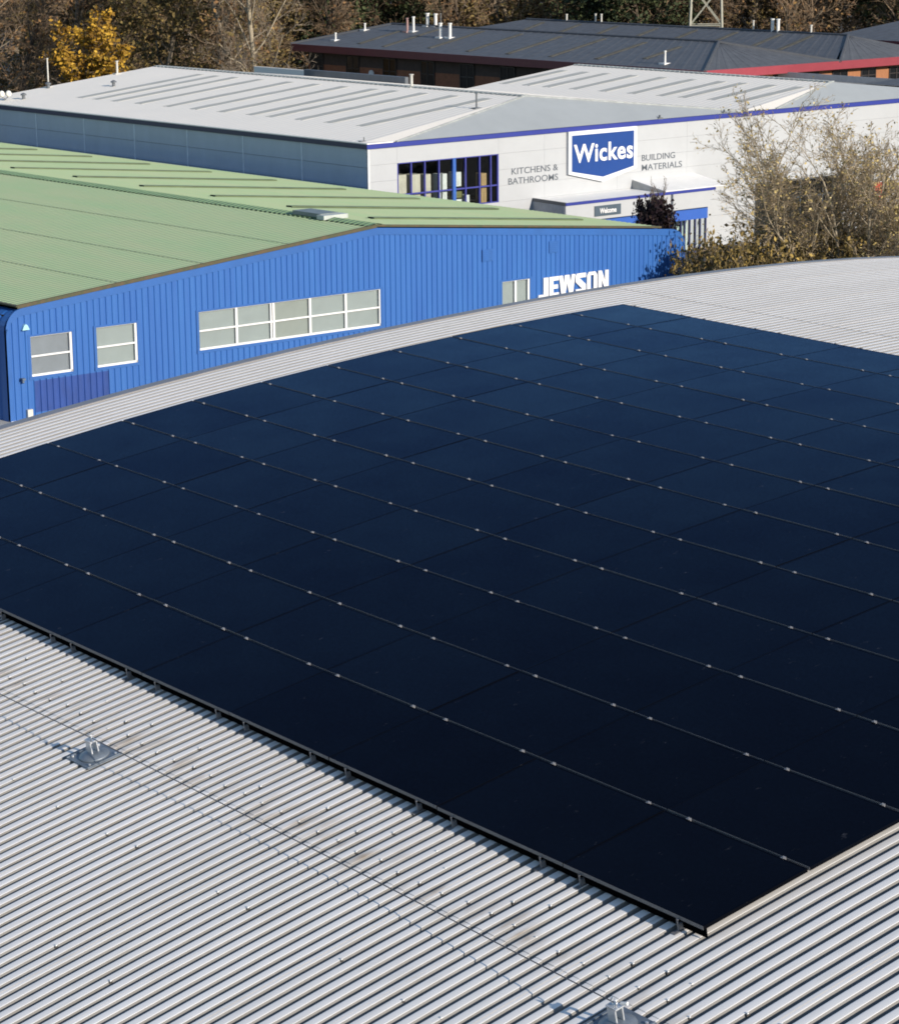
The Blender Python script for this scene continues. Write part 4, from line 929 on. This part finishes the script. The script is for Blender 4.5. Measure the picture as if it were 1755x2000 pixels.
LGN = leafmat('leaf_dark_green', (.018, .026, .011), (.06, .075, .03)); LYE = leafmat('leaf_yellow', (.17, .09, .012), (.40, .23, .022), (.50, .31, .045)); LSA = leafmat('leaf_sand', (.22, .165, .06), (.48, .37, .15), (.58, .48, .24))
LCP = leafmat('leaf_copper', (.010, .006, .008), (.035, .018, .022)); LHG = leafmat('leaf_hedge', (.075, .055, .02), (.235, .165, .05), (.36, .25, .07))
PT = dict(H=15.0, r=.24, seg=5, wob=.10, up=.03, kids=[16, 7, 6, 4], start=[.14, .15, .15, .1], ang=[(28, 62), (25, 60), (25, 65), (20, 60)], len=[.40, .52, .52, .5], rad=[.42, .5, .5, .6], rmin=.022)
PD = dict(PT, H=12.5, kids=[20, 7, 5, 4], start=[.06, .1, .1, .1], ang=[(40, 80), (30, 70), (25, 65), (20, 60)])
variants = {
    'bare_brown': [tree_meshes(11, PT, BARK, TWB, LRU, 900, .16, .25), tree_meshes(12, PT, BARKD, TWB, LRU, 500, .16, .25)],
    'bare_grey': [tree_meshes(13, PT, BARKP, TWG, LOL, 300, .15, .25), tree_meshes(14, PT, BARKP, TWG, LOL, 150, .15, .25)],
    'olive': [tree_meshes(15, PD, BARK, TWB, LOL, 5200, .17, .40), tree_meshes(16, PD, BARKD, TWB, LOL, 4200, .17, .45)],
    'russet': [tree_meshes(17, PD, BARKD, TWB, LRU, 5000, .17, .40)],
    'evergreen': [tree_meshes(18, PD, BARKD, TWB, LGN, 7500, .20, .45)],
}
DESC = {'bare_brown': 'bare brown twiggy', 'bare_grey': 'bare pale trunked', 'olive': 'olive leaved', 'russet': 'russet leaved', 'evergreen': 'dark ivy covered'}
def plant(name, label, cat, loc, mt, mc, sc_, rz, group=None):
    t = thing(name, label, cat, loc, group); t.scale = (sc_[0], sc_[0], sc_[1]); t.rotation_euler = (0, 0, rz)
    put('trunk', mt, t, (0, 0, 0)); put('crown', mc, t, (0, 0, 0)); return t
ROWN = ['nearest', 'second', 'third', 'fourth', 'rearmost']
wts = {'L': ['bare_brown'] * 6 + ['olive'] * 3 + ['bare_grey'] + ['evergreen'], 'M': ['russet'] * 3 + ['olive'] * 3 + ['evergreen'] + ['bare_brown'] * 3, 'R': ['olive'] * 3 + ['bare_brown'] * 4 + ['evergreen'] * 2 + ['russet']}
rt = random.Random(5)
for ri, (depth, step) in enumerate(((222, 150), (238, 118), (256, 104), (278, 96), (306, 92))):
    n = 0; px = -110 + 30 * (ri % 3)
    while px < 1880:
        zone = 'L' if px < 540 else ('M' if px < 1120 else 'R')
        kind = rt.choice(wts[zone]); skip = False
        if ri == 0 and 560 < px: skip = True                   # offices stand here
        if ri == 0 and 90 < px < 310: skip = True              # the yellow maple's place
        if ri <= 2 and px > 540: depth2 = {0: 222, 1: 262, 2: 272}[ri]
        else: depth2 = depth
        if not skip:
            p = fwd(px + rt.uniform(-22, 22), depth2 + rt.uniform(-5, 5)); me = rt.choice(variants[kind])
            s = rt.uniform(.85, 1.2) * (1 + .06 * ri)
            plant('woodland_tree', f'{DESC[kind]} woodland tree, {ORD[n]} from the left in the {ROWN[ri]} tree row', 'tree', (p.x, p.y, GZ + max(0, ri - 2) * 1.2), *me, (s * rt.uniform(1.0, 1.25), s), rt.random() * 6.28, 'trees of the woodland behind the retail park')
            n += 1
        px += step * rt.uniform(.8, 1.2)
# feature trees
pm = tree_meshes(21, dict(PT, H=8.6, r=.2, kids=[18, 8, 6, 3], start=[.18, .1, .1, .1], ang=[(35, 70), (30, 60), (25, 60), (20, 50)], len=[.42, .5, .5, .5]), BARKD, TWB, LYE, 7000, .17, .22)
p = fwd(211, 214); plant('maple_tree', 'golden yellow autumn maple standing behind the white roof', 'tree', (p.x, p.y, GZ), *pm, (1.18, 1.0), .6)
p = fwd(492, 217); plant('birch_tree', 'tall bare grey tree with pale forked trunk left of the brick office', 'tree', (p.x, p.y, GZ), *variants['bare_grey'][0], (1.05, 1.1), 2.2)
# undergrowth
ug = MB(); pts = []
for k in range(5200):
    px = random.uniform(-150, 1900); dp = random.uniform(212, 300) if px < 560 else random.uniform(262, 312)
    q = fwd(px, dp); pts.append((q.x, q.y, GZ + abs(random.gauss(0, 1.5)) + .3))
leaf_quads(ug, pts, 26000, .26, .5)
ugo = stuff(part('woodland_undergrowth', ug, leafmat('leaf_under', (.04, .032, .015), (.14, .10, .045), (.22, .17, .07)), recalc=False)); ugo['label'] = 'tangled brown undergrowth between the woodland trunks'; ugo['category'] = 'undergrowth'
hip_block('slate_office', 'grey slate roofed office seen at the far right before the woodland', Vector((HB1.x, HB1.y, 0)) - V * 30, 22, 30, 7.0, 9.2, 5, BRK, MRN)
hip_block('dark_roofed_unit', 'low dark roofed building peeping out behind the retail warehouse at right', Vector((HB2.x, HB2.y, 0)) - V * 12, 30, 12, 6.75, 8.5, 5, BRK, BDK)

# ------------------------------------------------------------------ lattice mast
p = fwd(1374, 246); lm = thing('lattice_mast', 'pale steel lattice mast rising behind the slate roofs', 'mast', (p.x, p.y, GZ))
STL = mat('mast_steel', (.36, .35, .28), .6, .15, 3); fm = frame((p.x, p.y, GZ), U * .72 + V * .69, U * -.69 + V * .72)
wdt = lambda z: 1.75 - .035 * z
for sx in (-1, 1):
    for sy in (-1, 1):
        mb = MB(); mb.tube([fm(sx * wdt(0), sy * wdt(0), 0), fm(sx * wdt(26), sy * wdt(26), 26)], .12, 5); part('leg', mb, STL, lm)
zz = [0, 4.2, 8.2, 11.9, 15.3, 18.5, 21.5, 24.3, 26]
for a, b in zip(zz[:-1], zz[1:]):
    for k in range(4):
        c = [(-1, -1), (1, -1), (1, 1), (-1, 1)]; (x0, y0), (x1, y1) = c[k], c[(k + 1) % 4]
        for q in (((x0, y0, a), (x1, y1, b)), ((x1, y1, a), (x0, y0, b)), ((x0, y0, b), (x1, y1, b))):
            mb = MB(); mb.tube([fm(px_ * wdt(h), py_ * wdt(h), h) for px_, py_, h in q], .065, 4); part('brace', mb, STL, lm)

# twin lamp behind the white roof at the left
p = fwd(17, 168); t = thing('street_lamp', 'lamp post with two pale round lanterns behind the white roof at left', 'street lamp', (p.x, p.y, GZ))
mb = MB(); mb.tube([(p.x, p.y, GZ), (p.x, p.y, 6.9)], [.09, .06], 8); a, b = p - U * .22 + V * .05, p + U * .22 - V * .05
mb.tube([(a.x, a.y, 7.0), (p.x, p.y, 6.85), (b.x, b.y, 7.0)], .04, 6); part('post', mb, FLG, t)
for q in (a, b):
    mb = MB(); mb.tube([(q.x, q.y, 6.98), (q.x, q.y, 7.05), (q.x, q.y, 7.22), (q.x, q.y, 7.36), (q.x, q.y, 7.40)], [.08, .17, .21, .13, .03], 12); part('lantern', mb, mat('lantern_opal', (.75, .73, .66), .4), t, True)

# ------------------------------------------------------------------ planting in front of the DIY store
PB = dict(H=6.4, r=.085, seg=6, wob=.085, up=.035, kids=[9, 7, 6, 4], start=[.22, .15, .1, .05], ang=[(18, 45), (20, 50), (25, 60), (25, 60)], len=[.50, .48, .46, .45], rad=[.55, .55, .55, .6], rmin=.008)
bt = tree_meshes(36, dict(PB, H=10.2, rmin=.011, kids=[11, 7, 6, 4]), BARKP, TWP, LSA, 8500, .066, .16, maxl=4, stems=15, stem_spread=.86)
plant('bare_tree', 'large bare many stemmed tree with sparse sandy leaves before the white store', 'tree', (-47.8, 74.3, GZ), *bt, (1.12, 1.0), 0.4)
PS = dict(H=2.6, r=.04, seg=4, wob=.14, up=.05, kids=[8, 6, 4], start=[.15, .1, .1], ang=[(25, 60), (25, 60), (25, 60)], len=[.55, .55, .5], rad=[.6, .6, .6], rmin=.008)
sh = [tree_meshes(41 + k, dict(PS), BARK, TWP, LHG, 7000, .068, .17, maxl=3, stems=11, stem_spread=.8, trunk_lvl=1) for k in range(3)]
HL = ['yellow olive shrub', 'brown leaved shrub', 'green tinged shrub']
shr = [(-48.6, 66.9, 7.2), (-47.0, 69.0, 6.5), (-46.6, 70.9, 6.0), (-47.2, 72.9, 6.6), (-46.6, 75.0, 6.0), (-46.8, 77.0, 6.2), (-46.9, 79.0, 7.2), (-46.6, 81.2, 7.2), (-49.4, 70.2, 6.6), (-49.6, 74.2, 6.8), (-49.4, 78.4, 7.2)]
shh = [max(v.co.z for v in q[1].vertices) for q in sh]
for k, (x, y, s) in enumerate(shr):
    row = 'front' if k < 8 else 'back'
    plant('hedge_shrub', f'{HL[k % 3]} beyond the roof edge, {ORD[k if k < 8 else k - 8]} from the left in the {row} hedge row', 'shrub', (x, y, GZ), *sh[k % 3], (s / shh[k % 3] * (.62 if k == 0 else .85), s / shh[k % 3]), k * 1.7, 'shrubs of the hedge')
pc = tree_meshes(51, dict(PS, H=3.2, kids=[8, 6, 4], up=.16, ang=[(12, 30), (12, 35), (20, 45)], len=[.42, .45, .45]), BARKD, TWB, LCP, 5200, .085, .12, maxl=3, stems=9, stem_spread=.20, trunk_lvl=1, keep=lambda q: q[2] < 3.0)
plant('copper_shrub', 'dark copper purple upright shrub between the blue unit and the canopy', 'shrub', (-66, 78.45, GZ), *pc, (1.08, 1.66), 0)
# pallets of bagged goods by the entrance
def pallet(label, O, m):
    t = thing('bagged_goods', label, 'pallet', tuple(O), 'pallets by the store entrance'); f = frame(O, U, V)
    mb = MB()
    for k in range(5): mb.box(f, -.5 + k * .21, -.5 + k * .21 + .15, -.5, .5, .11, .14)
    for k in (-.45, 0, .45): mb.box(f, -.5, .5, k - .05, k + .05, 0, .11)
    part('pallet', mb, OAK, t)
    for k in range(4):
        mb = MB(); mb.prism(lambda a, b, c: f(a + .02 * (k % 2), c, b), [(-.48, .16 + k * .19), (.46, .15 + k * .19), (.5, .25 + k * .19), (.44, .335 + k * .19), (-.44, .335 + k * .19), (-.5, .25 + k * .19)], -.46, .46); part('bag_layer', mb, m, t)
Q = Vector(fc(23.6, 5.0, GZ)); pallet('dark bagged goods on a pallet outside the store entrance', Q, mat('bag_dark', (.05, .05, .06), .5, .4, 6, col2=(.4, .4, .42)))
Q = Vector(fc(25.0, 5.2, GZ)); pallet('grey bagged goods on a pallet beside the darker pallet', Q, mat('bag_grey', (.28, .30, .34), .5, .3, 6))
